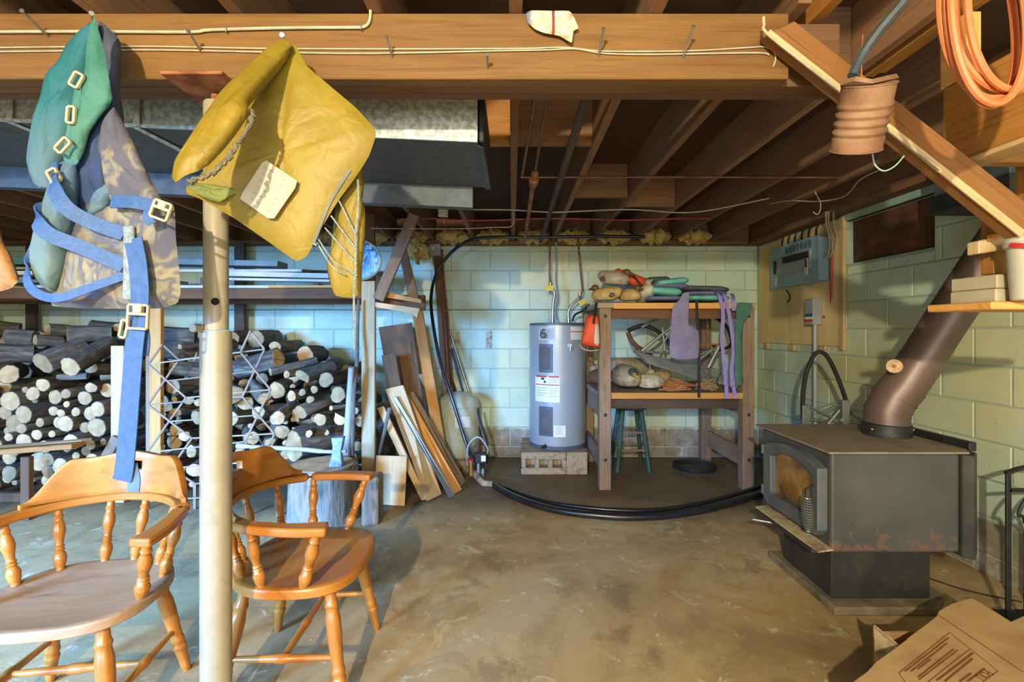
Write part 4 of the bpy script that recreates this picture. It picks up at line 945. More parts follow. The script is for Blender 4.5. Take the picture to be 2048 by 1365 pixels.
wh = thing('water_heater', 'tall grey electric water heater with two dark access panels', 'water heater', (HX, HYY, .204))
MB().lathe((HX, HYY, .242), (HX, HYY, 1.36), [(0, HR), (1, HR)], 48).build('tank_jacket', m['heater_grey'], wh, smooth=True)
MB().lathe((HX, HYY, .2045), (HX, HYY, .2415), [(0, HR - .02), (.1, HR + .003), (1, HR + .003)], 48).build('base_ring', m['heater_dark'], wh, smooth=True)
MB().lathe((HX, HYY, 1.3605), (HX, HYY, 1.385), [(0, HR + .004), (.8, HR + .004), (1, HR - .01)], 48).build('top_lid', m['heater_dark'], wh, smooth=True)
def onheater(name, mt, x0, x1, y0, y1, off, th, n=8, bevel=0, par=None):
    """curved patch on the heater front given by pixel bounds"""
    Yh = HYY - HR; s = MB(); pts = []
    A0, A1 = [math.asin(max(-1, min(1, (P(x, 0, Yh + .02).x - HX) / HR))) for x in (x0, x1)]
    za, zb = P(0, y0, Yh).z, P(0, y1, Yh).z
    for r in (HR + off, HR + off + th):
        for i in range(n + 1):
            a = A0 + (A1 - A0) * i / n
            for z in (za, zb): pts.append((HX + r * math.sin(a), HYY - r * math.cos(a), z))
    m2 = 2 * (n + 1); fs = []
    for i in range(n):
        k = 2 * i; fs += [(m2 + k, m2 + k + 2, m2 + k + 3, m2 + k + 1), (k, k + 1, k + 3, k + 2), (k, k + 2, m2 + k + 2, m2 + k), (k + 1, m2 + k + 1, m2 + k + 3, k + 3)]
    fs += [(0, m2, m2 + 1, 1), (2 * n, 2 * n + 1, m2 + 2 * n + 1, m2 + 2 * n)]
    s.poly(pts, fs, (0, 0, 1)); return s.build(name, m[mt], par or wh, smooth=True, bevel=bevel, ang=30)
for y0, y1 in ((689, 746), (815, 874)):
    ap = onheater('access_panel', 'heater_dark', 1080, 1105, y0, y1, .001, .012, bevel=.003)
    onheater('panel_inset', 'pad_grey', 1084, 1101, y0 + 6, y1 - 6, .0135, .002, par=ap)
lb = onheater('brand_label', 'panel_grey', 1078, 1110, 655, 681, .0008, .0006)
onheater('label_field', 'label_white', 1079, 1109, 656, 680, .0016, .0004, par=lb); onheater('label_plate', 'panel_grey', 1080, 1108, 657, 679, .0022, .0004, par=lb)
text('label_digit', '6', m['ink'], .13, (P(1086, 0, HYY - HR).x, HYY - HR * .975 - .0045, P(0, 668, HYY - HR).z), (1, -.12, 0), (0, 0, 1), lb, .0004)
lw = onheater('warning_label', 'label_white', 1072, 1119, 753, 806, .0008, .0006)
onheater('label_stripe', 'label_red', 1073, 1094, 753, 756, .0016, .0005, par=lw); onheater('label_stripe', 'label_red', 1097, 1118, 753, 756, .0016, .0005, par=lw); onheater('label_stripe', 'orange_line', 1073, 1118, 770, 772, .0016, .0005, par=lw)
for i, (x0, x1, y) in enumerate(((1098, 1116, 760), (1098, 1114, 765), (1075, 1094, 777), (1075, 1092, 782), (1075, 1094, 787), (1075, 1090, 792), (1098, 1116, 777), (1098, 1116, 782), (1098, 1113, 787), (1098, 1116, 793))): onheater('fine_print', 'panel_grey', x0, x1, y, y + 1.3, .0016, .0005, n=3, par=lw)
onheater('pictogram', 'ink', 1083, 1089, 757, 761, .0016, .0005, n=3, par=lw); onheater('pictogram', 'ink', 1088, 1092, 763, 767, .0016, .0005, n=3, par=lw)
l2 = onheater('rating_label', 'label_white', 1107, 1131, 852, 875, .0008, .0006, n=5)
for y in (856, 860, 864, 868): onheater('fine_print', 'panel_grey', 1110, 1124, y, y + 1.2, .0016, .0005, n=3, par=l2)
l3 = onheater('energy_label', 'label_white', 1141, 1168, 654, 680, .0008, .0006, n=6); onheater('label_stripe', 'orange_line', 1141, 1168, 663, 665, .0016, .0005, n=5, par=l3)
def hp_(x, y, r=HR): 
    X = P(x, 0, HYY - HR + .05).x; a = math.asin((X - HX) / HR); return V((HX + r * math.sin(a), HYY - r * math.cos(a), P(0, y, HYY - HR).z))
MB().tube([hp_(1138, 691, HR - .005), hp_(1138, 691, HR + .03)], [.02, .014], 12).build('relief_valve', m['label_white'], wh, smooth=True)
MB().tube([hp_(1138, 691, HR + .02), hp_(1138, 691, HR + .025) - V((0, 0, .05))], .009, 8).build('valve_lever', m['steel'], wh, smooth=True)
MB().tube([hp_(1090, 895, HR - .005), hp_(1090, 895, HR + .05)], [.02, .015], 10).build('drain_valve', m['black_plastic'], wh, smooth=True)
MB().tube([hp_(1090, 895, HR + .045) + V((-.02, 0, 0)), hp_(1090, 895, HR + .045) + V((.02, 0, 0))], .008, 8).build('drain_handle', m['black_plastic'], wh, smooth=True)
mat('brass', '#a8823c', '#bd9850', scale=10, rough=.35, metal=.7); mat('tag_yellow', '#c9b33a', rough=.6); mat('valve_blue', '#2c4a94', rough=.5)
YQ = 4.74
for lab, pts in (('cold water line dropping to the left side of the water heater', [(1105, 643), (1106, 610), (1109, 585), (1101, 575), (1099, 545), (1100, 480)]), ('hot water line bending from the right top of the water heater', [(1137, 643), (1137, 622), (1146, 608), (1160, 596), (1165, 580), (1160, 530), (1156, 478)])):
    t = thing('water_line', lab, 'pipe', tuple(P(*pts[0], YQ)))
    q = PP(pts, YQ)
    a = cr(q[:4], 5); MB().tube(a, .013, 10).build('flexible_tube', m['steel'], t, smooth=True)
    MB().tube(q[3:], .010, 10).build('copper_riser', m['copper'], t, smooth=True)
    v_ = q[3]; MB().tube([v_ + V((0, 0, -.03)), v_ + V((0, 0, .045))], .018, 10).build('ball_valve', m['brass'], t, smooth=True)
    MB().bar(v_ + V((0, -.025, .02)), v_ + V((.0, -.03, -.06)), .018, .006, (0, 1, 0)).build('valve_lever', m['valve_blue'], t, bevel=.002)
    MB().box(v_ + V((.02 if 'hot' in lab else -.01, -.035, -.045 if 'hot' in lab else -.01)), (.075, .002, .05), (0, -.5 if 'hot' in lab else 0, 0)).build('paper_tag', m['tag_yellow'], t)
    MB().tube([q[0] + V((0, 0, -.02)), q[0] + V((0, 0, .03))], .018, 10).build('nut', m['steel'], t, smooth=True)
wire('cable', 'grey electric cable curving up behind the water heater lines', PP([(1115, 642, 4.80), (1112, 620, 4.82), (1116, 595, 4.84), (1112, 560, 4.88), (1113, 520, 4.92), (1112, 484, 4.92)]), .009, 'panel_grey')
wire('cable', 'dark cable looping from the heater top to the workbench', PP([(1145, 642, 4.80), (1150, 630, 4.72), (1165, 622, 4.6), (1178, 610, 4.5)]), .010, 'black_rubber')
# ------------------------------------------------------------------ pressure tank and pump fittings
mat('tank_beige', '#9aa08c', '#aeb099', scale=3, rough=.4, c='#8b8d76', lo=.3, hi=.75)
TX, TY, TR = P(917, 0, 4.74).x, 4.74, .20
pt = thing('pressure_tank', 'beige domed well pressure tank standing by the back wall', 'tank', (TX, TY, 0))
MB().lathe((TX, TY, .08), (TX, TY, .72), [(0, .15), (.03, .185), (.08, .2), (.78, .2), (.84, .196), (.9, .175), (.96, .12), (.99, .05), (1, .012)], 40).build('tank_shell', m['tank_beige'], pt, smooth=True)
MB().lathe((TX, TY, .001), (TX, TY, .085), [(0, .15), (1, .14)], 24).build('stand', m['cinder'], pt, smooth=True)
MB().lathe((TX, TY, .575), (TX, TY, .59), [(0, .2005), (.5, .2035), (1, .2005)], 40).build('weld_seam', m['tank_beige'], pt, smooth=True)
s = MB(); pts = []; n = 8
for r in (TR + .001, TR + .0018):
    for i in range(n + 1):
        a = -.05 + .75 * i / n
        for z in (.50, .40): pts.append((TX + r * math.sin(a), TY - r * math.cos(a), z))
m2 = 2 * (n + 1); s.poly(pts, [(m2 + 2 * i, m2 + 2 * i + 2, m2 + 2 * i + 3, m2 + 2 * i + 1) for i in range(n)], (0, 0, 1)); s.build('tank_label', m['label_white'], pt, recalc=False)
pv = thing('pump_fittings', 'cluster of brass fittings and a pressure switch beside the pressure tank', 'pump fittings', (-.29, 4.4, 0))
q0 = G(968, 970, .035)
fit = [G(930, 938, .05), G(948, 948, .04), q0, G(985, 972, .03)]
MB().tube([V((p.x, p.y, .045)) for p in fit], [.024, .028, .026, .024], 12).build('manifold', m['cinder'], pv, smooth=True)
for px, h in ((942, .17), (957, .15), (966, .10)):
    b = G(px, 952, .04); MB().tube([V((b.x, b.y, .04)), V((b.x, b.y, h))], [.02, .016], 10).build('nipple', m['brass'] if px == 942 else m['steel'], pv, smooth=True)
b = G(957, 952, .04); MB().box((b.x + .02, b.y, .20), (.10, .07, .09)).build('pressure_switch', m['black_plastic'], pv, bevel=.006)
MB().box((b.x + .045, b.y - .0365, .20), (.04, .002, .05)).build('switch_label', m['label_white'], pv)
MB().tube([V((b.x - .07, b.y, .17)), V((b.x - .07, b.y, .185))], .03, 12).build('valve_wheel', m['red_plastic'], pv, smooth=True)
MB().tube(cr([V((b.x - .10, b.y + .02, .12)), V((b.x - .09, b.y, .30)), V((b.x, b.y - .01, .38)), V((b.x + .08, b.y, .28)), V((b.x + .07, b.y + .02, .22))], 8), .008, 8).build('grey_whip', m['panel_grey'], pv, smooth=True)
MB().tube(cr([V((b.x + .06, b.y + .02, .05)), V((b.x + .07, b.y + .1, .3)), V((b.x + .0, b.y + .16, .5)), V((b.x - .02, b.y + .2, .6))], 8), .011, 8).build('black_whip', m['black_rubber'], pv, smooth=True)
# long black poly pipe across the floor
fl = [(985, 970), (1020, 990), (1070, 1010), (1130, 1024), (1200, 1032), (1260, 1035), (1330, 1032), (1400, 1022), (1460, 1008), (1510, 992), (1545, 978), (1580, 962)]
tag(MB().tube(cr([G(x, y, .028) for x, y in fl], 6), .026, 14).build('poly_pipe', m['black_poly'], smooth=True), 'thick black poly pipe sweeping across the concrete floor', 'pipe')
tag(MB().tube(cr([G(x, y, .02) for x, y in [(1000, 972), (1080, 1001), (1180, 1017), (1290, 1022), (1380, 1012), (1470, 990), (1540, 966)]], 6), .017, 10).build('poly_pipe', m['black_poly'], smooth=True), 'thinner black hose lying just behind the thick poly pipe', 'hose')
up = [V((b.x - .03, b.y, .13))] + PP([(930, 880, 4.35), (905, 800, 4.40), (882, 730, 4.5), (868, 660, 4.6), (862, 600, 4.7), (872, 550, 4.8), (900, 508, 4.78), (940, 481, 4.66), (990, 475, 4.6), (1080, 475, 4.6), (1200, 473, 4.6), (1290, 474, 4.6)])
tag(MB().tube(cr(up, 6), .016, 10).build('poly_pipe', m['black_poly'], smooth=True), 'black poly pipe rising from the tank and along the top of the wall', 'pipe')
# ------------------------------------------------------------------ conduit board on the back wall
cbd = thing('conduit_board', 'brown upright board on the back wall carrying thin copper lines', 'board', (P(880, 0, 5).x, 5, 0))
MB().bar(P(876, 500, 4.99), V((P(903, 0, 4.99).x, 4.99, .01)), .10, .025, (0, 1, 0)).build('plank', m['wood_brown'], cbd, bevel=.003)
for dx in (0, 9, 17):
    MB().tube([P(866 + dx, 508, 4.965), P(884 + dx * .7, 640, 4.965), P(893 + dx * .8, 790, 4.965)], .009, 8).build('thin_pipe', m['copper'], cbd, smooth=True)
jb = thing('junction_box', 'square grey junction box at the top of the back wall', 'junction box', tuple(P(868, 513, 4.9)))
MB().prism(PP([(857, 489), (880, 488), (881, 511), (858, 512)], 4.90), (0, .06, 0)).build('box', m['panel_grey'], jb, bevel=.004)
MB().prism(PP([(863, 494), (869, 494), (869, 499), (863, 499)], 4.897), (0, .002, 0)).build('sticker', m['label_white'], jb)
# poles leaning in the corner behind the tank
for lab, a, bb, r, mt in (('blue pole with a white band leaning on the back wall', (903, 697), (930, 800), .012, 'valve_blue'), ('grey metal pole leaning on the back wall by the blue pole', (900, 664), (943, 800), .013, 'steel'), ('dark pole leaning on the back wall beside the board', (886, 690), (915, 800), .012, 'dark_iron')):
    p0 = P(*a, 5.0); d = P(*bb, 4.992) - p0; k_ = (p0.z - .012) / (-d.z); tag(MB().tube([p0, p0 + d * k_], r, 10).build('pole', m[mt], smooth=True), lab, 'pole')
# clump of loose insulation beside the junction box
s = MB(); ph = 1.0; s.ball(P(828, 500, 4.75), (.14, .07, .10), rot=(0, .7, 0), nu=20, nv=14, fn=lambda q, d: q * (1 + .25 * math.sin(d.x * 7 + d.z * 5) + .15 * math.sin(d.z * 13 + d.y * 9)))
tag(s.build('insulation_clump', m['insulation'], smooth=True), 'clump of yellow insulation hanging loose near the junction box', 'insulation')
# ------------------------------------------------------------------ leaning boards by the pressure tank
def leaner(name, label, top, bot, Yt, th=.025, mt='wood_brown', cat='board', Yb=None):
    """board whose face is a quad: top pair of px at depth Yt, bottom pair of px standing on the floor"""
    t = [P(*top[0], Yt), P(*top[1], Yt)]
    bpts = [G(*q, .004) for q in bot] if Yb is None else [P(*q, Yb) for q in bot]
    n = (t[1] - t[0]).cross(bpts[0] - t[0]).normalized(); 
    if n.y < 0: n = -n
    q = [t[0], t[1], bpts[1], bpts[0]]
    lift = max(0, .003 - min(p.z for p in q + [a + n * th for a in q]))
    q = [a + V((0, 0, lift)) for a in q]
    return tag(MB().prism(q, n * th, grain=bpts[0] - t[0]).build(name, m[mt], bevel=.003), label, cat)
leaner('plywood_sheet', 'wide dark brown plywood sheet leaning behind the other boards', ((757, 655), (824, 646)), ((806, 948), (866, 940)), 4.72, .012, 'wood_brown')
leaner('plank', 'short brown plank leaning in front of the dark plywood sheet', ((763, 712), (790, 706)), ((800, 960), (835, 955)), 4.45, .02, 'wood_brown')
leaner('plank', 'dark bark-edged plank at the right of the leaning boards', ((808, 789), (827, 785)), ((921, 977), (931, 965)), 4.20, .035, 'wood_weather')
leaner('plank', 'brown plank leaning just right of the metal strip', ((792, 793), (816, 790)), ((908, 991), (924, 982)), 4.10, .03, 'wood_orange')
leaner('metal_strip', 'pale metal edging strip leaning across the boards', ((784, 795), (792, 793)), ((899, 997), (910, 992)), 3.90, .012, 'alu_dull', 'strip')
leaner('plank', 'broad pale pine plank with a dark upper end leaning in front', ((770, 781), (806, 773)), ((854, 1006), (883, 992)), 3.96, .04, 'pine_pale')
leaner('plank', 'narrow pale board leaning at the left of the board pile', ((753, 818), (767, 814)), ((842, 1003), (856, 1001)), 3.90, .03, 'pine_pale')
leaner('offcut', 'square plywood offcut standing beside the splitting stump', ((752, 912), (814, 914)), ((748, 1010), (809, 1014)), 3.72, .02, 'pine_pale', 'offcut')
leaner('offcut', 'small white offcut leaning by the pressure tank', ((836, 750), (848, 746)), ((862, 800), (874, 795)), 4.55, .02, 'wood_grey', 'offcut', Yb=4.5)
tag(MB().tube([P(779, 817, 3.78), G(742, 985, .012)], .014, 8).build('steel_bar', m['steel'], smooth=True), 'thin steel bar leaning against the rack post', 'bar')
# ------------------------------------------------------------------ lumber rack
lr = thing('lumber_rack', 'wooden rack of posts and rails holding spare boards', 'rack', (-2.4, 4.2, 0))
YR2 = 3.79
XQ = P(736, 0, YR2).x
MB().bx((XQ - .052, YR2, .002), (XQ + .052, YR2 + .045, 1.70), grain=(0, 0, 1)).build('front_post', m['pine_pale'], lr, bevel=.003)
MB().bx((XQ - .045, YR2 + .01, 1.705), (XQ + .045, YR2 + .055, 2.225), grain=(0, 0, 1)).build('front_post', m['wood_brown'], lr, bevel=.003)  # upper length of the same post, its shade put in as browner wood
MB().bar(P(757, 600, YR2 - .02), P(829, 430, YR2 - .02), .04, .085, P(10, -5, 1) - P(0, 0, 1)).build('diagonal_brace', m['wood_weather'], lr, bevel=.003)
MB().prism(PP([(752, 580), (842, 599), (843, 607), (752, 592)], 3.85), (0, .04, 0)).build('cross_arm', m['wood_orange'], lr, bevel=.003)
MB().prism(PP([(752, 583), (850, 603), (850, 622), (752, 603)], 4.0), (0, .04, 0)).build('cross_arm', m['wood_brown'], lr, bevel=.003)
MB().prism(PP([(748, 604), (839, 617), (834, 637), (824, 628), (748, 614)], 3.80), (0, .04, 0)).build('cross_arm', m['pine_pale'], lr, bevel=.003)
MB().prism(PP([(796, 500), (812, 497), (842, 617), (822, 622)], 4.45), (0, .04, 0), grain=(.2, 0, 1)).build('rear_brace', m['wood_weather'], lr, bevel=.003)
q = [P(824, 625, 4.45), P(844, 618, 4.45)]; MB().prism([q[0], q[1], V((P(900, 0, 4.45).x, 4.45, .01)), V((P(878, 0, 4.45).x, 4.45, .01))], (0, .04, 0), grain=(.2, 0, -1)).build('rear_post', m['wood_orange'], lr, bevel=.003)
zr = P(0, 597, YR2).z
MB().bx((XL + .1, YR2 + .05, zr), (XQ + .05, YR2 + .09, zr + .085)).build('front_rail', m['wood_brown'], lr, bevel=.003)
MB().bx((XL + .1, 4.6, zr), (XQ + .3, 4.64, zr + .085)).build('rear_rail', m['wood_brown'], lr, bevel=.003)
for px, Y in ((478, 4.87), (60, 4.87)):
    x = P(px, 0, Y).x; MB().bx((x - .05, Y, .002), (x + .05, Y + .04, 2.2), grain=(0, 0, 1)).build('rear_post', m['wood_dark'], lr, bevel=.003)
for px in (-125,):
    x = P(px, 0, YR2).x; MB().bx((x - .05, YR2, .002), (x + .05, YR2 + .045, 2.225), grain=(0, 0, 1)).build('front_post', m['wood_brown'], lr, bevel=.003)
mat('board_white', '#a9ab9c', '#bcbdad', scale=5, rough=.6); mat('board_tan', '#8f8263', '#a1946f', scale=5, rough=.7); mat('board_slate', '#566a70', '#667a80', scale=5, rough=.6); mat('board_teal', '#3c6a5d', '#4a7a6b', scale=6, rough=.6)
zz = zr + .087
for lab, x0, x1, Y0, Y1, z, th, mt, rz, rx in (
    ('long white board at the bottom of the rack load', 60, 700, 3.86, 4.0, 0, .022, 'board_white', .015, 0),
    ('pale pine board lying at the front edge of the rack', 535, 735, 3.83, 3.9, .0, .02, 'wood_orange', -.02, 0),
    ('wide tan panel lying flat across the rack rails', 465, 560, 4.02, 4.5, .03, .012, 'board_tan', .05, .12),
    ('white-edged board lying above the tan panel', 430, 750, 3.92, 4.05, .09, .04, 'board_white', .02, 0),
    ('broad brown-grey panel tipped up in the middle of the load', 540, 745, 4.08, 4.5, .13, .035, 'board_tan', -.02, .25),
    ('slate grey board with a square end on top of the load', 330, 555, 3.92, 4.1, .19, .045, 'board_slate', 0, 0),
    ('pale board under the slate grey square-ended board', 300, 600, 4.0, 4.2, .155, .022, 'board_white', .04, .1),
    ('thin green-white strip slanting across the load', 455, 700, 3.87, 3.93, .055, .02, 'board_white', -.03, 0),
    ('long slate grey board at the far left of the rack', -40, 330, 3.9, 4.2, .05, .025, 'board_slate', -.03, 0),
    ('white plank at the far left of the rack load', -40, 310, 3.88, 4.05, .11, .03, 'board_white', .02, 0),
    ('narrow tan batten lying at the far left of the rack load', -40, 250, 3.95, 4.05, .16, .02, 'board_tan', .03, 0),
    ('dark teal panel on top of the load at the left edge', -40, 260, 4.0, 4.3, .21, .06, 'board_teal', 0, 0)):
    a, b = P(x0, 0, Y0).x, P(x1, 0, Y0).x
    tag(MB().box(((a + b) / 2, (Y0 + Y1) / 2, zz + z + th / 2), (b - a, Y1 - Y0, th), (rx, 0 if z < .05 else .02 * (1 if x0 > 300 else -.3), rz)).build('board', m[mt], bevel=.002), lab, 'board')
for px in (420, 180, 640):
    x = P(px, 0, 3.95).x; tag(MB().bx((x - .02, 3.87, zz), (x + .02, 4.6, zz + .045 if px != 640 else zz + .04)).build('spacer', m['wood_brown'], bevel=.002), {420: 'short spacer batten under the load behind the post', 180: 'short spacer batten under the load at the left', 640: 'short spacer batten under the load near the dial'}[px], 'batten')
# ------------------------------------------------------------------ dial thermometer on the rack post
k = NT('dial_blue'); pos = k.coord('Object'); n_ = k.noise(pos, 12, 5, .6, .8); col = k.ramp(n_, [(.36, hexc('#102a3c')), (.46, hexc('#1f6a98')), (.56, hexc('#3f97c0')), (.66, hexc('#bcd6dd'))]); m['dial_blue'] = k.fin(col, .25)
c_ = P(723, 521, 3.74); RD = .147
dt = thing('dial_thermometer', 'round blue dial thermometer with white numbers hung on the rack post', 'thermometer', tuple(c_))
MB().tube([c_ + V((0, .035, 0)), c_ + V((0, .005, 0))], RD, 40).build('case', m['post_paint'], dt, smooth=True)
MB().tube([c_ + V((RD * math.cos(t), 0, RD * math.sin(t))) for t in [i * 2 * PI / 40 for i in range(40)]], .008, 8, closed=True).build('bezel', m['post_paint'], dt, smooth=True)
MB().tube([c_ + V((0, .004, 0)), c_ + V((0, .001, 0))], RD - .006, 40).build('face', m['dial_blue'], dt, smooth=True)
for s_, px, py in (('80', 746, 508), ('100', 747, 521), ('120', 744, 534), ('140', 733, 547), ('60', 738, 495)):
    text('numeral', s_, m['label_white'], .042, P(px, py, 3.738), (1, 0, 0), (0, 0, 1), dt, .0006, bold=.001)
MB().bar(c_ + V((-.03, -.003, -.05)), c_ + V((.05, -.003, .06)), .006, .002, (0, 1, 0)).build('needle', m['label_white'], dt)
# ------------------------------------------------------------------ firewood
k = NT('bark'); pos = k.coord('UV', (3, 14, 1)); n1 = k.noise(pos, 2.2, 6, .7, .5); n2 = k.noise(k.coord('Object'), 5, 4)
col = k.ramp(n1, [(.3, hexc('#38322c')), (.5, hexc('#5c5347')), (.68, hexc('#857d6a'))]); col = k.mix(k.ramp(n2, [(.5, (0, 0, 0)), (.7, (.6,) * 3)]), col, hexc('#67675c')); col = k.rnd(col, .6, 1.35)
k.bump(n1, .8, .012); m['bark'] = k.fin(col, .9)
k = NT('log_end'); uv = k.coord('UV'); ln = k.add('ShaderNodeVectorMath', operation='LENGTH'); k.lk(uv, ln.inputs[0])
nz = k.noise(uv, 18, 3); r_ = k.math('ADD', ln.outputs[1 if len(ln.outputs) > 1 else 0], k.math('MULTIPLY', nz, .012)); wv = k.math('SINE', k.math('MULTIPLY', r_, 900))
col = k.ramp(k.math('MULTIPLY_ADD', wv, .12) if False else k.math('ADD', k.math('MULTIPLY', wv, .12), k.noise(uv, 9, 5)), [(.25, hexc('#8f7450')), (.5, hexc('#bd9a6a')), (.75, hexc('#d2b282'))])
col = k.mix(k.ramp(k.noise(uv, 5, 4), [(.6, (0, 0, 0)), (.75, (.5,) * 3)]), col, hexc('#5a5348')); col = k.rnd(col, .62, 1.12); m['log_end'] = k.fin(col, .85)
rl = random.Random(11)
LOGS = []
SEGS = []
def segdist(a, b, c, d):
    u, v, w_ = b - a, d - c, a - c
    A, B, C, D, E = u.dot(u), u.dot(v), v.dot(v), u.dot(w_), v.dot(w_)
    den = A * C - B * B
    s = 0 if den < 1e-9 else min(1, max(0, (B * E - C * D) / den))
    t = min(1, max(0, (B * s + E) / C)); s = min(1, max(0, (B * t - D) / A))
    return (a + u * s - c - v * t).length
def clear(p0, p1, r, mg=.93):
    p0, p1 = V(p0), V(p1)
    for a, b, q in SEGS:
        if abs((a.x + b.x) - (p0.x + p1.x)) > 1.6 or abs((a.z + b.z) - (p0.z + p1.z)) > 1.0: continue
        if segdist(p0, p1, a, b) < (r + q) * mg: return False
    return True
def fit(p0, p1, r, lo=.62):
    q = r
    while q > r * lo and not clear(p0, p1, q): q *= .95
    return q
def log(label, group, p0, p1, r, rough=.05, split=False):
    p0, p1 = V(p0), V(p1); n = 6; d = (p1 - p0).normalized(); s = MB(); seg = 12; SEGS.append((p0, p1, r))
    ph = [rl.random() * 6 for _ in range(4)]
    def R(a, t): return r * (1 + rough * (math.sin(2 * a + ph[0]) + .6 * math.sin(3 * a + ph[1] + 2 * t) + .5 * math.sin(5 * a + ph[2])) - .05 * t)
    u = d.orthogonal().normalized(); w_ = d.cross(u)
    if split: cut = rl.random() * 6
    vs = []
    for i in range(n + 1):
        t = i / n; c = p0.lerp(p1, t) + u * (.08 * r * math.sin(3 * t + ph[3]))
        for k_ in range(seg):
            a = 2 * PI * k_ / seg; rr = R(a, t)
            q = u * math.cos(a) * rr + w_ * math.sin(a) * rr
            if split:
                nv = u * math.cos(cut) + w_ * math.sin(cut); h = q.dot(nv)
                if h > .25 * r: q -= nv * (h - .25 * r)
            vs.append(c + q)
    fs = []; 
    for i in range(n):
        for k_ in range(seg): fs.append((i * seg + k_, i * seg + (k_ + 1) % seg, (i + 1) * seg + (k_ + 1) % seg, (i + 1) * seg + k_))
    b = MB(); b.v = vs
    for f in fs:
        b.f.append(list(f)); b.mi.append(0); i = f[0] // seg; k_ = f[0] % seg; L = (p1 - p0).length
        b.uv.append([(i / n * L + ph[0], k_ * .5 * r), (i / n * L + ph[0], (k_ + 1) * .5 * r), ((i + 1) / n * L + ph[0], (k_ + 1) * .5 * r), ((i + 1) / n * L + ph[0], k_ * .5 * r)])
    b.f.append([n * seg + k_ for k_ in range(seg)]); b.mi.append(0); b.uv.append([(0, 0)] * seg)
    b.f.append([k_ for k_ in range(seg)][::-1]); b.mi.append(0); b.uv.append([(0, 0)] * seg)
    o = b.build('firewood_log', m['bark'], smooth=True, ang=50); tag(o, label, 'firewood', group)
    e = MB(); c0 = vs[:seg]; cc = sum(c0, V()) / seg; off = -d * .0025
    e.v = [cc + (q - cc) * .93 + off for q in c0] + [cc + (q - cc) * .93 for q in c0] + [cc + off * 1.8]
    for k_ in range(seg):
        k2 = (k_ + 1) % seg
        A = lambda j: (.93 * r * math.cos(2 * PI * j / seg), .93 * r * math.sin(2 * PI * j / seg))
        e.f.append([2 * seg, k_, k2]); e.uv.append([(0, 0), A(k_), A(k_ + 1)]); e.mi.append(0)
        e.f.append([k_, seg + k_, seg + k2, k2]); e.uv.append([A(k_), A(k_), A(k_ + 1), A(k_ + 1)]); e.mi.append(0)
    e.build('cut_end', m['log_end'], o); LOGS.append(o); return o
GA, GB, GC, GD = 'pale round logs in the left stack', 'dark logs piled over the left stack', 'logs in the loose pile behind the drying rack', 'rear row of the woodpile'
YA = 3.80
placed = []
def ok(x, z, r, mg=.97): return all((x - a) ** 2 + (z - b) ** 2 > ((r + c) * mg) ** 2 for a, b, c in placed)
endsA = [(75, 690, 62), (-5, 700, 30), (200, 775, 55), (85, 845, 56), (175, 872, 33), (270, 840, 28), (360, 850, 38), (460, 845, 50), (545, 880, 36), (15, 905, 42), (95, 932, 42), (285, 915, 32), (380, 912, 45), (190, 955, 52), (510, 965, 72), (680, 868, 58), (650, 985, 30), (20, 1085, 48), (230, 1110, 62), (350, 1085, 42), (450, 1120, 50), (510, 1068, 26), (320, 1175, 58), (105, 1175, 46), (195, 1195, 36), (400, 1215, 40), (35, 1270, 58), (118, 1285, 40), (200, 1270, 44), (280, 1275, 40), (352, 1300, 34), (480, 1230, 40), (560, 1150, 45), (590, 1030, 30), (640, 1090, 40), (430, 1010, 34), (330, 1000, 40), (90, 1040, 38), (600, 780, 45), (690, 740, 50), (130, 620, 40), (500, 770, 45), (420, 775, 30)]
for cx, cy, r in endsA:
    c = P(cx / 3.412, 600 + cy / 3.412, YA); rr = 1.12 * r / 3.412 * YA / FPX
    c.z = max(c.z, rr + .075)
    for _ in range(40):
        if ok(c.x, c.z, rr, .95): break
        rr *= .96
    placed.append((c.x, c.z, rr)); dy = rl.uniform(-.05, .05); yaw = rl.uniform(-.03, .03)
    log('pale round firewood log end-on in the left stack', GA, (c.x, YA + dy, c.z), (c.x + yaw, YA + dy + .42, c.z), rr)
tries = 0
for rr0 in (.06, .042, .028):
    for _ in range(500):
        x = rl.uniform(P(-70, 0, YA).x, P(214, 0, YA).x); z = rl.uniform(.09, .86)
        dy = rl.uniform(-.02, .07)
        if clear((x, YA + dy, z), (x, YA + dy + .42, z), rr0 * .95, 1.0):
            log('pale round firewood log end-on in the left stack', GA, (x, YA + dy, z), (x, YA + dy + .42, z), rr0 * .95)
# dark logs lying over the top of the left stack
for a, b, r, Y0, Y1 in (((85, 728), (166, 695), 21, 3.74, 4.05), ((141, 733), (218, 690), 20, 3.72, 4.10), ((16, 750), (40, 742), 30, 3.74, 4.2), ((85, 771), (150, 765), 21, 3.74, 4.15), ((-8, 705), (66, 708), 20, 3.80, 3.95), ((15, 672), (72, 676), 15, 4.05, 4.1), ((70, 682), (125, 684), 17, 4.0, 4.15), ((135, 666), (222, 668), 16, 4.1, 4.3), ((182, 776), (222, 768), 17, 3.72, 4.1), ((117, 755), (176, 752), 12, 3.9, 3.95), ((182, 737), (222, 738), 15, 4.0, 4.2), ((-20, 655), (40, 660), 14, 4.3, 4.4), ((180, 655), (240, 660), 15, 4.4, 4.5), ((95, 660), (140, 664), 13, 4.35, 4.5), ((-15, 782), (-5, 778), 18, 3.74, 4.15), ((215, 700), (258, 696), 17, 4.25, 4.5), ((235, 655), (262, 652), 14, 4.35, 4.6)):
    log('dark weathered log lying across the top of the left stack', GB, P(*a, Y0), P(*b, Y1), fit(P(*a, Y0), P(*b, Y1), r * Y0 / FPX), .09)
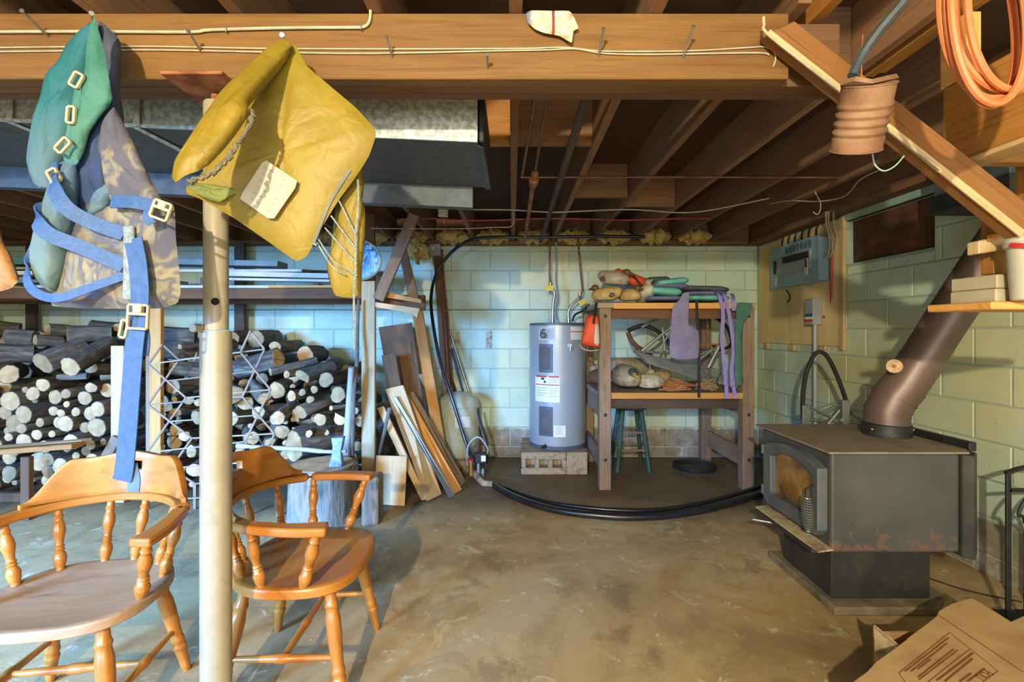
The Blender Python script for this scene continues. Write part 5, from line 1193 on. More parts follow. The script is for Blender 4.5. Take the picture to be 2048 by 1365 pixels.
# rear row, seen over and between the front logs
placed = []
for rr0 in (.085, .06):
    for _ in range(700):
        x = rl.uniform(P(-80, 0, 4.45).x, P(700, 0, 4.45).x); z = rl.uniform(.75, 1.24)
        top = 1.24 - max(0, x + 2.35) * .33
        if z < top and clear((x, 4.42, z), (x, 4.82, z), rr0, .98):
            placed.append((x, z, rr0)); log('grey log in the rear row of the woodpile', GD, (x, 4.42 + rl.uniform(-.04, .04), z), (x + rl.uniform(-.04, .04), 4.82, z), rr0 * .95, .08)
# loose pile to the right
placed = []; YBP = 3.86
big = [((557, 716), (478, 738), 21, 4.05, 4.1), ((541, 744), (632, 722), 14, 3.98, 4.25), ((604, 757), (662, 735), 18, 3.92, 4.2), ((652, 760), (690, 752), 16, 3.9, 4.2), ((553, 782), (575, 770), 16, 3.85, 4.2), ((585, 775), (600, 765), 10, 3.80, 4.1), ((605, 785), (615, 778), 7, 3.80, 4.0), ((602, 825), (657, 800), 14, 3.76, 4.05), ((554, 838), (588, 812), 15, 3.76, 4.1), ((588, 893), (680, 872), 34, 3.78, 4.1), ((618, 868), (630, 862), 12, 3.70, 3.9), ((652, 866), (665, 858), 10, 3.72, 3.95), ((620, 800), (640, 790), 13, 3.82, 4.1), ((676, 790), (700, 780), 16, 3.85, 4.15), ((640, 840), (668, 838), 13, 3.72, 3.95), ((530, 800), (505, 770), 15, 3.85, 4.1), ((320, 668), (392, 672), 17, 4.1, 4.2), ((318, 698), (402, 705), 18, 3.95, 4.2), ((340, 735), (420, 745), 17, 3.86, 4.1), ((390, 715), (480, 735), 20, 4.0, 4.2), ((345, 775), (400, 765), 15, 3.84, 4.15), ((470, 790), (440, 770), 18, 3.84, 4.15), ((700, 800), (715, 790), 14, 3.84, 4.1), ((682, 835), (705, 825), 15, 3.78, 4.05), ((700, 870), (712, 860), 14, 3.76, 4.05), ((560, 935), (640, 930), 22, 3.76, 4.0)]
for a, b, r, Y0, Y1 in big:
    p, q = P(*a, Y0), P(*b, Y1); rr = r * Y0 / FPX; placed.append((p.x, p.z, rr))
    log('firewood log in the loose pile behind the drying rack', GC, p, q, fit(p, q, rr), .09, split=rl.random() < .3)
for rr0 in (.06, .045, .032, .024):
    for _ in range(450):
        px = rl.uniform(300, 716); top = 690 if px < 420 else 690 + (px - 420) * .30
        py = rl.uniform(top, 985); c = P(px, py, YBP)
        yw = rl.uniform(-.22, .22); dy = rl.uniform(0, .1); e0, e1 = V((c.x, YBP + dy, c.z)), V((c.x + yw, YBP + dy + .33, c.z + rl.uniform(-.03, .03)))
        if c.z > rr0 + .04 and clear(e0, e1, rr0 * .95, .97):
            log('firewood log in the loose pile behind the drying rack', GC, e0, e1, rr0 * .95, .08, split=rl.random() < .25)
placed = []
for rr0 in (.075, .05):
    for _ in range(260):
        px = rl.uniform(300, 720); top = 700 if px < 420 else 700 + (px - 420) * .30
        c = P(px, rl.uniform(top + 10, 940), 4.3)
        if c.z > rr0 + .01 and clear((c.x, 4.4, c.z), (c.x, 4.8, c.z), rr0, .97):
            log('grey log in the rear row of the woodpile', GD, (c.x, 4.38, c.z), (c.x + rl.uniform(-.05, .05), 4.78, c.z), rr0 * .97, .08)
# uprights and runner that hold the stack
up_ = thing('stack_frame', 'rough wooden uprights and runner holding the left log stack', 'frame', (-3.2, 3.7, 0))
def upright(px0, px1, y0, Y, mt, nm='upright'):
    a, b = P(px0, y0, Y), P(px1, y0, Y); MB().bx((a.x, Y, .003), (b.x, Y + .04, a.z), grain=(0, 0, 1)).build(nm, m[mt], up_, bevel=.003)
upright(221, 247, 692, 3.68, 'pine_pale'); upright(298, 321, 605, 3.72, 'wood_orange'); upright(291, 299, 700, 3.72, 'wood_weather')
MB().bx((XL + .3, 3.69, .003), (P(222, 0, 3.7).x, 3.74, .07)).build('runner', m['wood_brown'], up_, bevel=.003)
MB().bx((XL + .3, 4.15, .003), (P(222, 0, 3.7).x, 4.2, .07)).build('runner', m['wood_brown'], up_, bevel=.003)
MB().bar(P(235, 875, 3.64), V((P(165, 0, 3.64).x, 3.64, .03)), .035, .07, (1, 0, 1)).build('diagonal_stay', m['wood_weather'], up_, bevel=.003)
tb_ = thing('plank_bench', 'pale pine plank bench end poking in from the left edge', 'bench', tuple(P(0, 1000, 3.35)))
zb_ = P(0, 893, 3.35).z
MB().prism([P(-60, 905, 3.2), P(143, 889, 3.35), P(143, 889, 3.35) + V((.0, .10, 0)), P(-60, 905, 3.2) + V((0, .10, 0))], (0, 0, -.035)).build('plank', m['pine_lit'], tb_, bevel=.003)
MB().prism([P(-60, 905, 3.2) + V((0, .11, .0)), P(143, 889, 3.35) + V((-.03, .11, 0)), P(143, 889, 3.35) + V((-.03, .20, 0)), P(-60, 905, 3.2) + V((0, .20, 0))], (0, 0, -.035)).build('plank', m['pine_pale'], tb_, bevel=.003)
for px in (-20, 60): x = P(px, 0, 3.38).x; MB().bx((x - .03, 3.34, .002), (x + .03, 3.38, P(px, 900, 3.35).z - .05), grain=(0, 0, 1)).build('leg', m['wood_brown'], tb_, bevel=.003)
# ------------------------------------------------------------------ folding drying rack
dk = thing('drying_rack', 'folding wooden drying rack with scissor sides in front of the woodpile', 'drying rack', tuple(P(420, 1000, 3.5)))
sides = []
for top, left, right, Y in (((325, 689), [(297, 729), (296, 810), (294, 906), (296, 1003)], [(358, 720), (372, 796), (384, 877), (390, 968)], 3.56), ((501, 662), [(481, 705), (485, 794), (490, 884), (494, 990)], [(529, 699), (541, 780), (549, 868), (556, 962)], 3.42)):
    dd = .012; sides.append((left, right, Y))
    def st2(a, b, o): MB().bar(P(*a, Y + o), P(*b, Y + o), .008, .013, (0, 0, 1) if abs(a[0] - b[0]) > 5 else (1, 0, 0)).build('scissor_slat', m['wood_weather'], dk)
    st2(top, left[0], 0); st2(top, right[0], dd)
    for i in range(3): st2(left[i], right[i + 1], 0); st2(right[i], left[i + 1], dd)
(l0, r0, Ya), (l1, r1, Yb_) = sides
for i in range(4):
    for A, B in ((l0[i], l1[i]), (r0[i], r1[i])): MB().tube([P(*A, Ya + .006), P(*B, Yb_ + .006)], .0055, 8).build('dowel', m['wood_grey'], dk, smooth=True)
for i in range(3):
    A = tuple((l0[i][j] + r0[i + 1][j]) / 2 for j in (0, 1)); B = tuple((l1[i][j] + r1[i + 1][j]) / 2 for j in (0, 1))
    MB().tube([P(*A, Ya + .006), P(*B, Yb_ + .006)], .0055, 8).build('dowel', m['wood_grey'], dk, smooth=True)
# feet of the rack down to the floor
for (l, r, Y) in sides:
    for q in (l[3], r[3]):
        p = P(*q, Y); MB().bar(p, V((p.x, Y, .002)), .012, .02, (1, 0, 0)).build('foot', m['wood_weather'], dk)
# ------------------------------------------------------------------ stump, axe, split log, maul handle
mat('stump_wood', '#6d6253', '#8a7f6e', scale=5, rough=.95, c='#4f463b', stretch=(3, 3, .5), bump=.9, bscale=16)
SX, SY, SR, SH = -1.33, 3.42, .235, .37
sm = thing('splitting_stump', 'weathered grey splitting stump with an axe stuck in it', 'stump', (SX, SY, 0))
b = MB(); b.tube([(SX, SY, .002), (SX, SY, .06), (SX, SY, .2), (SX, SY, SH)], [SR * 1.06, SR * 1.02, SR, SR * .97], 36)
for v in b.v:
    a = math.atan2(v.y - SY, v.x - SX); k_ = 1 + .035 * math.sin(5 * a) + .02 * math.sin(11 * a + 1); v.x = SX + (v.x - SX) * k_; v.y = SY + (v.y - SY) * k_
b.build('trunk', m['stump_wood'], sm, smooth=True, ang=50)
MB().lathe((SX, SY, SH + .0005), (SX, SY, SH + .004), [(0, SR * .92), (1, SR * .90)], 32).build('cut_face', m['log_end'], sm)
mat('axe_steel', '#6f757b', '#888e93', scale=14, rough=.4, metal=.6, c='#555a60', bump=.1)
ax_ = thing('axe', 'long-handled axe with its blade buried in the splitting stump', 'axe', tuple(P(676, 935, 3.36)))
YX = 3.36
b = MB().prism(PP([(661, 876), (688, 874), (685, 890), (682, 905), (686, 945), (653, 945), (662, 912), (664, 895)], YX - .02), (0, .04, 0)); b.build('axe_head', m['axe_steel'], ax_, bevel=.006)
MB().tube(cr(PP([(692, 903, 3.36), (660, 904, 3.36), (640, 903, 3.36), (600, 899, 3.36), (540, 896, 3.35), (490, 893, 3.34), (474, 892, 3.34)]), 4), [.013] * 8 + [.016] * 8 + [.014] * 4 + [.018] * 5, 10).build('handle', m['axe_handle'], ax_, smooth=True)
b = MB(); b.prism([G(722, 1056, .002), G(757, 1052, .002), G(757, 1052, .002) + V((.0, .14, 0)), G(722, 1056, .002) + V((-.02, .15, 0))], (0, 0, .33)); o = b.build('split_log', m['stump_wood'], bevel=.02, seg=2); tag(o, 'split half log standing on end right of the stump', 'split log')
p0 = P(703, 735, 3.62); tag(MB().tube([p0, p0.lerp(G(688, 990, .01), .5), G(686, 1000, .012)], [.022, .03, .033], 12).build('bat_handle', m['axe_handle'], smooth=True), 'pale grey tapered pole leaning against the rack post', 'pole')
mat('stick_bark', '#5c5448', '#7d7363', scale=12, rough=.9, bump=.4); mat('red_tape', '#a5402f', rough=.6)
sk = thing('stick', 'thin bark-covered stick with a red band leaning on the rack post', 'stick', tuple(G(702, 990, .0)))
pts = cr([P(717, 600, 3.73), P(715, 660, 3.72), P(714, 720, 3.69), P(707, 800, 3.66), G(704, 990, .012)], 5)
MB().tube(pts, [.011 + .006 * i / len(pts) for i in range(len(pts))], 9).build('branch', m['stick_bark'], sk, smooth=True)
MB().tube([P(711, 748, 3.683), P(709, 764, 3.678)], .021, 10).build('red_band', m['red_tape'], sk, smooth=True)
# ------------------------------------------------------------------ captain's chairs
def spindle(p0, p1, r, kind='s'):
    prof = {'s': [(0, .8), (.04, .8), (.10, 1.05), (.2, 1.25), (.27, 1.0), (.3, .72), (.32, 1.0), (.35, .72), (.38, .95), (.41, .7), (.5, .85), (.62, 1.2), (.72, 1.1), (.82, .72), (.86, .95), (.9, .72), (1, .8)],
            'l': [(0, .62), (.05, .8), (.12, .78), (.22, 1.0), (.25, 1.15), (.28, .95), (.32, 1.12), (.36, .95), (.45, 1.0), (.6, 1.18), (.72, 1.2), (.8, .95), (.83, 1.15), (.87, .9), (1, .85)],
            'h': [(0, .7), (.1, .8), (.42, 1.0), (.46, 1.25), (.5, 1.3), (.54, 1.25), (.58, 1.0), (.9, .8), (1, .7)]}[kind]
    path = [(t, q * r) for t, q in prof]; out = []
    for i in range(len(path) - 1):
        for k in range(3):
            t = k / 3; out.append((path[i][0] * (1 - t) + path[i + 1][0] * t, path[i][1] * (1 - t) + path[i + 1][1] * t))
    out.append(path[-1]); return MB().lathe(p0, p1, out, 14)
def make_chair(label):
    t = thing('captains_chair', label, 'chair', (0, 0, 0), 'wooden chairs by the post')
    W = m['chair_wood']
    def obj(name, mb, bevel=0, ang=45, seg=1): return mb.build(name, W, t, smooth=True, bevel=bevel, ang=ang, seg=seg)
    # seat: rounded shield outline, dished top
    n = 48; out = []
    for i in range(n):
        a = 2 * PI * i / n; c, s_ = math.cos(a), math.sin(a)
        e = .62 if c > 0 else .8
        x = math.copysign(abs(c) ** e, c) * (.243 if c > 0 else .225); y = math.copysign(abs(s_) ** .68, s_) * (.268 - .02 * (c < 0) * abs(c))
        out.append((x, y))
    b = MB(); zs = .442; rings = [(1, zs - .034), (1.0, zs - .004), (.975, zs), (.9, zs - .001), (.75, zs - .008), (.5, zs - .013), (.2, zs - .012)]
    for q, z in rings:
        for x, y in out: b.v.append(V((x * q, y * q, z)))
    for r_ in range(len(rings) - 1):
        for i in range(n):
            j = (i + 1) % n; f = [r_ * n + i, r_ * n + j, (r_ + 1) * n + j, (r_ + 1) * n + i]; b.f.append(f); b.mi.append(0); b.uv.append([(b.v[k].y + 3, b.v[k].x + b.v[k].z) for k in f])
    for base, rev in ((0, True), ((len(rings) - 1) * n, False)):
        f = [base + i for i in range(n)]; f = f[::-1] if rev else f; b.f.append(f); b.mi.append(0); b.uv.append([(b.v[k].y + 3, b.v[k].x) for k in f])
    obj('seat', b, bevel=.004, ang=50)
    # legs and stretchers
    tops, feet = {}, {}
    for sx in (1, -1):
        for sy in (1, -1):
            tp = V((.145 * sx, .165 * sy, .412)); ft = V((.215 * sx, .235 * sy, .002)); tops[sx, sy] = tp; feet[sx, sy] = ft
            obj('leg', spindle(ft, tp, .0215, 'l'))
    L = lambda sx, sy, f: feet[sx, sy].lerp(tops[sx, sy], f)
    for sy in (1, -1): obj('stretcher', spindle(L(1, sy, .42), L(-1, sy, .42), .013, 'h'))
    obj('stretcher', spindle(L(1, 1, .42).lerp(L(-1, 1, .42), .5), L(1, -1, .42).lerp(L(-1, -1, .42), .5), .013, 'h'))
    # bow shaped arm rail
    def bow(u):   # u in -1..1, tip to tip
        a = PI * (.5 + .5 * (u + 1)) # pi/2 .. 3pi/2
        if abs(u) > .62:
            k = (abs(u) - .62) / .38; a0 = PI * (1 + .5 * math.copysign(.62, u)) if False else None
        ang = u * 1.62; x = -.275 * math.cos(ang); y = .295 * math.sin(ang)
        if abs(u) > .9: pass
        return V((x + (.17 if abs(u) > 1 else 0), y, .655))
    pts = []
    N = 40
    for i in range(N + 1):
        u = -1 + 2 * i / N
        ang = u * 2.15
        if abs(ang) < 1.45: x, y = -.275 * math.cos(ang), .292 * math.sin(ang)
        else:
            k = (abs(ang) - 1.45) / .7; x, y = -.275 * math.cos(1.45) + k * .215, math.copysign(.292 * math.sin(1.45) + .012 * math.sin(PI * k), ang)
        pts.append(V((x, y, .655 + .012 * (1 - abs(u)))))
    wd = [.052 + .016 * max(0, abs(-1 + 2 * i / N) - .75) / .25 for i in range(N + 1)]
    b = MB(); b.ribbon(pts, wd, .030, [V((-p.x - .02, -p.y * .95, 0)) if abs(-1 + 2 * i / N) < .6 else V((0, 1, 0)) for i, p in enumerate(pts)]); obj('arm_rail', b, bevel=.007, ang=50, seg=2)
    # crest rail with hand hole
    nu, nv = 56, 9; b = MB(); hole = set()
    def crest(s_, tt):
        ang = s_ * 1.12; R = 1 + .05 * tt
        k_ = min(1, max(0, (abs(s_) - .5) / .5)); h = .15 * (1 - k_ * k_ * (3 - 2 * k_)) * (1 + .05 * math.cos(s_ * 8))
        return V((-.275 * R * math.cos(ang), .292 * R * math.sin(ang), .678 + max(h, .002) * tt))
    for j in range(nv + 1):
        for i in range(nu + 1): b.v.append(crest(-1 + 2 * i / nu, j / nv))
    for j in range(nv):
        for i in range(nu):
            if 24 <= i < 32 and 5 <= j < 7: continue
            f = [j * (nu + 1) + i, j * (nu + 1) + i + 1, (j + 1) * (nu + 1) + i + 1, (j + 1) * (nu + 1) + i]; b.f.append(f); b.mi.append(0)
            b.uv.append([(-1 + 2 * (k % (nu + 1)) / nu, b.v[k].z + 9) for k in f])
    c = obj('crest_rail', b, ang=60); so = c.modifiers.new('thick', 'SOLIDIFY'); so.thickness = .026; so.offset = 0
    bv = c.modifiers.new('bevel', 'BEVEL'); bv.width = .005; bv.segments = 2; bv.limit_method = 'ANGLE'
    # spindles from seat to arm rail
    for u in (-.93, -.62, -.36, -.12, .12, .36, .62, .93):
        i = round((u + 1) / 2 * N); p = pts[i]; k = .80
        q = V((p.x * k + (.0 if abs(u) < .8 else -.035), p.y * .82, .438))
        obj('spindle', spindle(q, V((p.x, p.y, p.z - .012)), .0165 if abs(u) < .9 else .0185))
    return t
ch1 = make_chair('honey wooden captain chair at the lower left, facing the viewer')
wood('chair_dusty', '#8a6440', '#9c8060', '#7d4c20', rough=.5, gs=(1.2, 10, 1), var=(.95, 1.05), bump=.05, blotch='#94826a', spec=.4)
ch2 = dup(ch1)
for o_ in [k for k in bpy.data.objects if k.parent == ch1 and k.name.startswith('seat')]:
    o_.data = o_.data.copy(); o_.data.materials[0] = m['chair_dusty']; tag(ch2, 'honey wooden captain chair right of the post, facing right', 'chair', 'wooden chairs by the post')
ch1.location = (-1.46, 1.63, 0); ch1.rotation_euler = (0, 0, math.atan2(-.99, .14))
ch2.location = (-.80, 1.885, 0); ch2.rotation_euler = (0, 0, .03)
# ------------------------------------------------------------------ blue and camouflage vest on a nail
def fade(name, top, bot, z0, z1, scale=7, third=None):
    k = NT(name); pos = k.coord('Object'); sx = k.add('ShaderNodeSeparateXYZ'); k.lk(pos, sx.inputs[0])
    mr = k.add('ShaderNodeMapRange', i_1=z0, i_2=z1); k.lk(k.math('ADD', sx.outputs[2], k.math('MULTIPLY', k.noise(pos, 5, 3), .1)), mr.inputs[0])
    col = k.mix(mr.outputs[0], hexc(bot), hexc(top))
    col = k.mix(k.ramp(k.noise(pos, scale, 4), [(.45, (0, 0, 0)), (.7, (.5,) * 3)]), col, hexc(third or bot))
    k.bump(k.noise(pos, 22, 3, .5, .6), .5, .012); m[name] = k.fin(col, .75, 0, .3)
fade('teal_faded', '#205c63', '#5c7079', 1.72, 1.95, third='#3d6d85')
fade('teal_green', '#2a6358', '#437269', 1.80, 2.0, third='#4d7b70')
fade('roll_blue', '#4d687d', '#667d76', 1.42, 1.7, third='#3d5f79')
mat('navy', '#1d2f52', '#2a4168', scale=6, rough=.8, bump=.4, bscale=20); mat('slate_purple', '#34384a', '#454a5c', scale=6, rough=.8, bump=.4, bscale=20)
mat('strap_blue', '#30507f', '#3a5c8c', scale=60, rough=.55, bump=.25, bscale=200)
mat('strap_dusty', '#46648c', '#5c7797', scale=12, rough=.7, bump=.25, bscale=200)
k = NT('camo'); pos = k.coord('Object', (1, 1, .8)); n1 = k.noise(pos, 12, 3, .5, .4)
col = k.ramp(n1, [(.0, hexc('#3c4050')), (.42, hexc('#4c4c5a')), (.5, hexc('#756f60')), (.57, hexc('#525562')), (.64, hexc('#847c66')), (.72, hexc('#454c60'))], 'EASE')
st_n = k.noise(k.coord('Object', (90, 1, 3)), 2.0, 2); msk = k.ramp(k.noise(pos, 7, 2), [(.58, (0, 0, 0)), (.63, (.5,) * 3)])
col = k.mix(msk, col, k.ramp(st_n, [(.4, hexc('#4c5150')), (.6, hexc('#8c866d'))])); k.bump(k.noise(k.coord('Object'), 18, 3), .5, .012); m['camo'] = k.fin(col, .85)
mat('zip_grey', '#6b7a80', '#8e9a99', scale=60, rough=.8, bump=.6, bscale=150); mat('buckle_cream', '#b0a68c', '#a0957a', scale=12, rough=.45)
vt = thing('hunting_vest', 'blue, teal and camouflage padded vest hanging from a nail on the beam', 'vest', tuple(P(200, 620, 1.25)))
def pad(par, name, mt, poly, Y, th, c=None, wob=.004, sub=4):
    q = [(p[0], p[1], p[2] if len(p) > 2 else Y) for p in poly]
    return MB().pillow(q, th, c=(c[0], c[1], Y) if c else None, sub=sub, wob=wob, rings=6).build(name, m[mt], par, smooth=True, ang=80)
pad(vt, 'back_panel', 'navy', [(196, 48), (232, 76), (238, 160), (244, 250), (236, 330), (246, 430), (190, 450), (140, 420), (138, 350), (170, 240), (200, 130)], 1.325, .03, c=(195, 300))
pad(vt, 'back_edge', 'slate_purple', [(200, 42), (236, 78), (238, 130), (240, 200), (246, 262), (232, 250), (216, 190), (208, 110)], 1.30, .03, c=(222, 140))
pad(vt, 'left_panel', 'teal_faded', [(190, 40), (200, 62), (186, 135), (164, 200), (146, 268), (122, 335), (104, 372), (78, 374), (60, 362), (60, 342), (76, 255), (97, 190), (117, 129), (145, 84)], 1.27, .075, c=(125, 215), wob=.006)
pad(vt, 'front_flap', 'teal_green', [(189, 34), (200, 66), (210, 120), (224, 196), (204, 226), (176, 275), (158, 322), (146, 332), (128, 326), (136, 280), (146, 220), (160, 158), (186, 130)], 1.215, .035, c=(174, 200))
pad(vt, 'inner_panel', 'navy', [(222, 200), (212, 300), (226, 400), (232, 440), (180, 450), (150, 400), (152, 330), (176, 276)], 1.255, .04, c=(190, 340))
pad(vt, 'side_roll', 'roll_blue', [(124, 322), (150, 330), (150, 400), (132, 470), (122, 530), (108, 584), (84, 572), (70, 540), (74, 480), (98, 420), (118, 380)], 1.215, .07, c=(108, 460))
pad(vt, 'inner_roll', 'roll_blue', [(222, 360), (232, 380), (205, 420), (176, 440), (184, 400)], 1.225, .03)
pad(vt, 'shoulder_panel', 'camo', [(246, 246), (276, 306), (318, 392), (338, 428), (280, 436), (226, 412), (206, 330), (196, 296), (204, 252), (226, 214)], 1.225, .045, c=(250, 330))
pad(vt, 'lower_panel', 'camo', [(226, 404), (285, 412), (346, 412), (352, 480), (362, 584), (356, 606), (320, 617), (240, 618), (150, 616), (106, 612), (104, 590), (122, 520), (146, 440), (176, 404)], 1.245, .06, c=(240, 520))
MB().ribbon(cr(PP([(258, 452, 1.205), (258, 520, 1.202), (257, 600, 1.21)]), 6), .026, .010, (1, 0, 0)).build('zipper', m['zip_grey'], vt, bevel=.003)
def strap(par, pts, wpx, mt='strap_blue', wd=(0, .15, 1), name='strap', th=.003, n=6):
    return MB().ribbon(cr(PP(pts), n), wpx * 1.2 / FPX, th, wd).build(name, m[mt], par, smooth=True)
strap(vt, [(108, 352, 1.175), (110, 380, 1.165), (135, 418, 1.165), (185, 446, 1.185), (248, 468, 1.20)], 28)
strap(vt, [(108, 425, 1.20), (84, 420, 1.18), (76, 444, 1.165), (100, 470, 1.165), (160, 494, 1.18), (248, 532, 1.20)], 28)
strap(vt, [(72, 492, 1.20), (56, 530, 1.185), (56, 566, 1.175), (80, 590, 1.17), (120, 596, 1.17), (180, 576, 1.185), (248, 552, 1.205)], 17)
strap(vt, [(222, 404, 1.20), (262, 404, 1.19), (306, 412, 1.19)], 26)
strap(vt, [(300, 418, 1.185), (296, 436, 1.185), (304, 448, 1.19)], 20, wd=(1, 0, .4))
strap(vt, [(266, 478, 1.20), (276, 530, 1.195), (280, 590, 1.19), (276, 636, 1.18), (268, 700, 1.175), (262, 780, 1.17), (256, 860, 1.165), (249, 936, 1.16), (244, 962, 1.16)], 36, wd=(1, 0, 0))
strap(vt, [(288, 648, 1.19), (293, 680, 1.19), (290, 712, 1.19)], 14, wd=(1, 0, 0))
strap(vt, [(262, 930, 1.17), (268, 960, 1.165), (266, 985, 1.16)], 24, 'strap_dusty', (1, 0, 0))
strap(vt, [(98, 340, 1.20), (115, 330, 1.19)], 18, wd=(.3, 0, 1))
def buckle(par, c, w_, h_, ang, Y=1.17, bars=2):
    c = P(*c, Y); R = Matrix.Rotation(ang, 3, 'Y'); s = MB(); k = 1.2 / FPX; w_ *= k; h_ *= k; t_ = .006
    for q, z in (((0, 0, h_ / 2), (w_, .01, t_)), ((0, 0, -h_ / 2), (w_, .01, t_)), ((-w_ / 2, 0, 0), (t_, .01, h_)), ((w_ / 2, 0, 0), (t_, .01, h_))): s.box(c + R @ V(q), z, R)
    if bars > 1: s.box(c + R @ V((0, 0, h_ * .12)), (w_, .012, t_ * 1.2), R); s.box(c + R @ V((0, 0, h_ * .36)), (w_ * .45, .014, h_ * .4), R)
    return s.build('buckle', m['buckle_cream'], par, bevel=.002)
buckle(vt, (153, 160), 18, 28, .5, 1.19, 1); buckle(vt, (142, 230), 14, 32, .08, 1.19, 1); buckle(vt, (126, 291), 16, 30, .75, 1.185, 1); buckle(vt, (108, 352), 18, 26, -.5, 1.175, 1)
buckle(vt, (322, 421), 34, 34, .35, 1.175); buckle(vt, (276, 634), 38, 46, .06, 1.165); buckle(vt, (248, 658), 12, 34, .2, 1.175, 1)
# ------------------------------------------------------------------ mustard life jacket on a nail
k = NT('mustard'); pos = k.coord('Object'); col = k.ramp(k.noise(pos, 5, 4), [(.3, hexc('#6f5d16')), (.6, hexc('#826f20'))])
col = k.mix(k.ramp(k.noise(pos, 11, 5), [(.63, (0, 0, 0)), (.72, (.45,) * 3)]), col, hexc('#634e16')); k.bump(k.noise(pos, 16, 3, .5, 1.2), .35, .015); m['mustard'] = k.fin(col, .55, 0, .4)
mat('olive_fabric', '#58622f', '#6d7438', scale=6, rough=.7); mat('fray_grey', '#5a5546', '#77715e', scale=60, rough=.95, bump=1, bscale=120)
jk = thing('life_jacket', 'mustard yellow folded life jacket with a white label hanging on the beam', 'life jacket', tuple(P(560, 520, 1.25)))
pad(jk, 'main_panel', 'mustard', [(573, 88, 1.29), (592, 92, 1.29), (612, 130), (660, 172), (712, 216), (750, 258), (751, 276), (738, 312), (712, 352), (676, 402), (640, 462), (614, 512), (592, 522), (540, 486), (470, 438), (400, 398), (374, 388), (372, 374), (400, 350), (450, 290), (500, 210), (545, 135)], 1.27, .06, c=(575, 310), wob=.003, sub=3)
pad(jk, 'folded_flap', 'mustard', [(568, 76, 1.27), (584, 96, 1.26), (536, 150, 1.17), (494, 200, 1.10), (496, 222, 1.085), (462, 270, 1.06), (430, 312, 1.04), (402, 340, 1.03), (370, 352, 1.02), (350, 364, 1.02), (343, 352, 1.03), (352, 330, 1.04), (400, 256, 1.09), (455, 180, 1.15), (520, 112, 1.22)], 1.10, .06, c=(450, 230), wob=.002, sub=3)
pad(jk, 'lower_lip', 'olive_fabric', [(374, 374, 1.22), (392, 366, 1.23), (450, 374, 1.24), (480, 380, 1.245), (440, 404, 1.235), (402, 392, 1.225)], 1.23, .012)
fr_ = cr(PP([(500, 216, 1.09), (492, 245, 1.075), (468, 282, 1.06), (440, 320, 1.04), (408, 346, 1.03), (368, 360, 1.02)]), 8); rj = random.Random(9)
MB().tube([p + V((.003 * rj.uniform(-1, 1), .015, .003 * rj.uniform(-1, 1))) for p in fr_], [.003 + .005 * rj.random() for _ in fr_], 7).build('frayed_edge', m['fray_grey'], jk, smooth=True)
# sewn white label following the panel front
lp = PP([(533, 321, 1.222), (594, 362, 1.224), (590, 376, 1.224), (548, 437, 1.228), (536, 437, 1.228), (480, 398, 1.228), (486, 384, 1.227), (524, 326, 1.223)])
MB().prism(lp, (0, .003, 0)).build('label_patch', m['paper_white'], jk)
s = MB(); a, b, d = P(512, 372, 1.2335), P(560, 402, 1.2345), P(528, 346, 1.2325)
for i in range(6):
    t = i / 5; s.bar(P(500 + 32 * t * .9, 396 - 62 * t, 1.2245 - .003 * t), P(538 + 36 * t * .9, 422 - 62 * t, 1.2245 - .003 * t), .002, .0008, (0, 1, 0))
s.build('label_print', m['panel_grey'], jk)
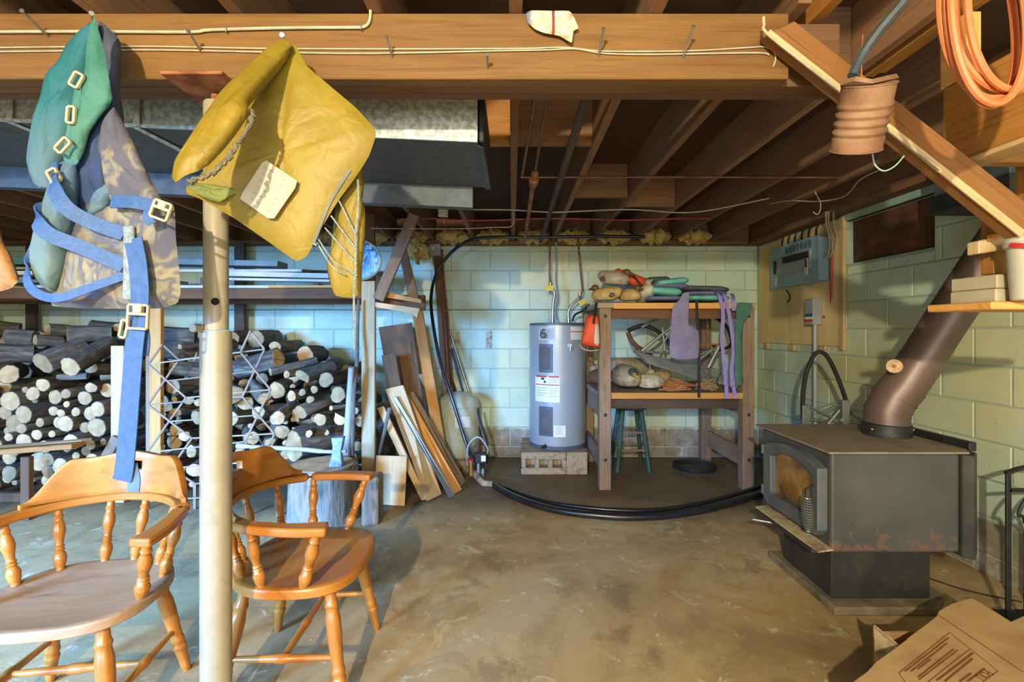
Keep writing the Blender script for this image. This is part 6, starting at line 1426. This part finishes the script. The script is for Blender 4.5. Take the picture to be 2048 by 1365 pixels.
# the second panel, hanging behind with its lacing
pad(jk, 'hanging_strip', 'mustard', [(690, 352, 1.33), (722, 334, 1.33), (728, 366, 1.33), (722, 392), (730, 420), (731, 470), (724, 540), (722, 584), (704, 596), (672, 592), (660, 566), (653, 528), (664, 494), (676, 440)], 1.315, .045, c=(696, 490), wob=.003, sub=3)
pad(jk, 'green_lining', 'olive_fabric', [(672, 400), (694, 372), (690, 430), (672, 500), (662, 500)], 1.34, .012)
for q in (((678, 402), (712, 470)), ((662, 432), (714, 500)), ((650, 456), (714, 528)), ((636, 478), (668, 522), (714, 552)), ((632, 482), (662, 530), (690, 550))):
    MB().tube(cr([P(*p, 1.275) for p in q], 4), .0022, 6).build('lace', m['zip_grey'], jk, smooth=True)
MB().tube(cr(PP([(716, 360, 1.285), (717, 410, 1.28), (712, 460, 1.28), (711, 540, 1.28), (708, 590, 1.28), (709, 700, 1.285)]), 5), .003, 6).build('lace', m['zip_grey'], jk, smooth=True)
MB().tube(cr(PP([(700, 340, 1.26), (660, 405, 1.262), (634, 470, 1.265), (628, 486, 1.265), (634, 490, 1.265)]), 5), .0042, 6).build('edge_rod', m['alu_dull'], jk, smooth=True)
# ------------------------------------------------------------------ brown leather piece at the left edge
mat('leather', '#8a6238', '#a5794a', scale=8, rough=.7, c='#6b4a2c', bump=.4, bscale=30)
lg = thing('leather_bag', 'brown leather bag corner hanging at the left edge', 'bag', tuple(P(0, 585, 1.3)))
pad(lg, 'bag_body', 'leather', [(-70, 400), (-30, 402), (-4, 460), (12, 502), (35, 561), (28, 574), (0, 583), (-70, 590)], 1.32, .05, c=(-30, 500))
MB().ribbon(PP([(-40, 420, 1.31), (-44, 250, 1.36), (-46, 120, 1.39)]), .02, .004, (1, 0, 0)).build('hang_strap', m['leather'], lg)

# ------------------------------------------------------------------ a label of its own for every log
ORD = ['first', 'second', 'third', 'fourth', 'fifth', 'sixth', 'seventh', 'eighth', 'ninth', 'tenth', 'eleventh', 'twelfth'] + ['%dth' % i for i in range(13, 60)]
for g_, noun, step in ((GA, 'pale log end in left stack', .115), (GB, 'dark log lying over the left stack', .16), (GC, 'log in loose pile behind drying rack', .115), (GD, 'grey log in rear row of woodpile', .15)):
    bands = {}
    for o in LOGS:
        if o.get('group') != g_: continue
        c_ = sum((V(v.co) for v in o.data.vertices[:12]), V()) / 12; bands.setdefault(int(c_.z / step), []).append((c_.x, o))
    for r_, bk_ in enumerate(sorted(bands)):
        for i, (x, o) in enumerate(sorted(bands[bk_], key=lambda q: q[0])):
            o['label'] = '%s, %s from left, %s row up' % (noun, ORD[i], ORD[r_])
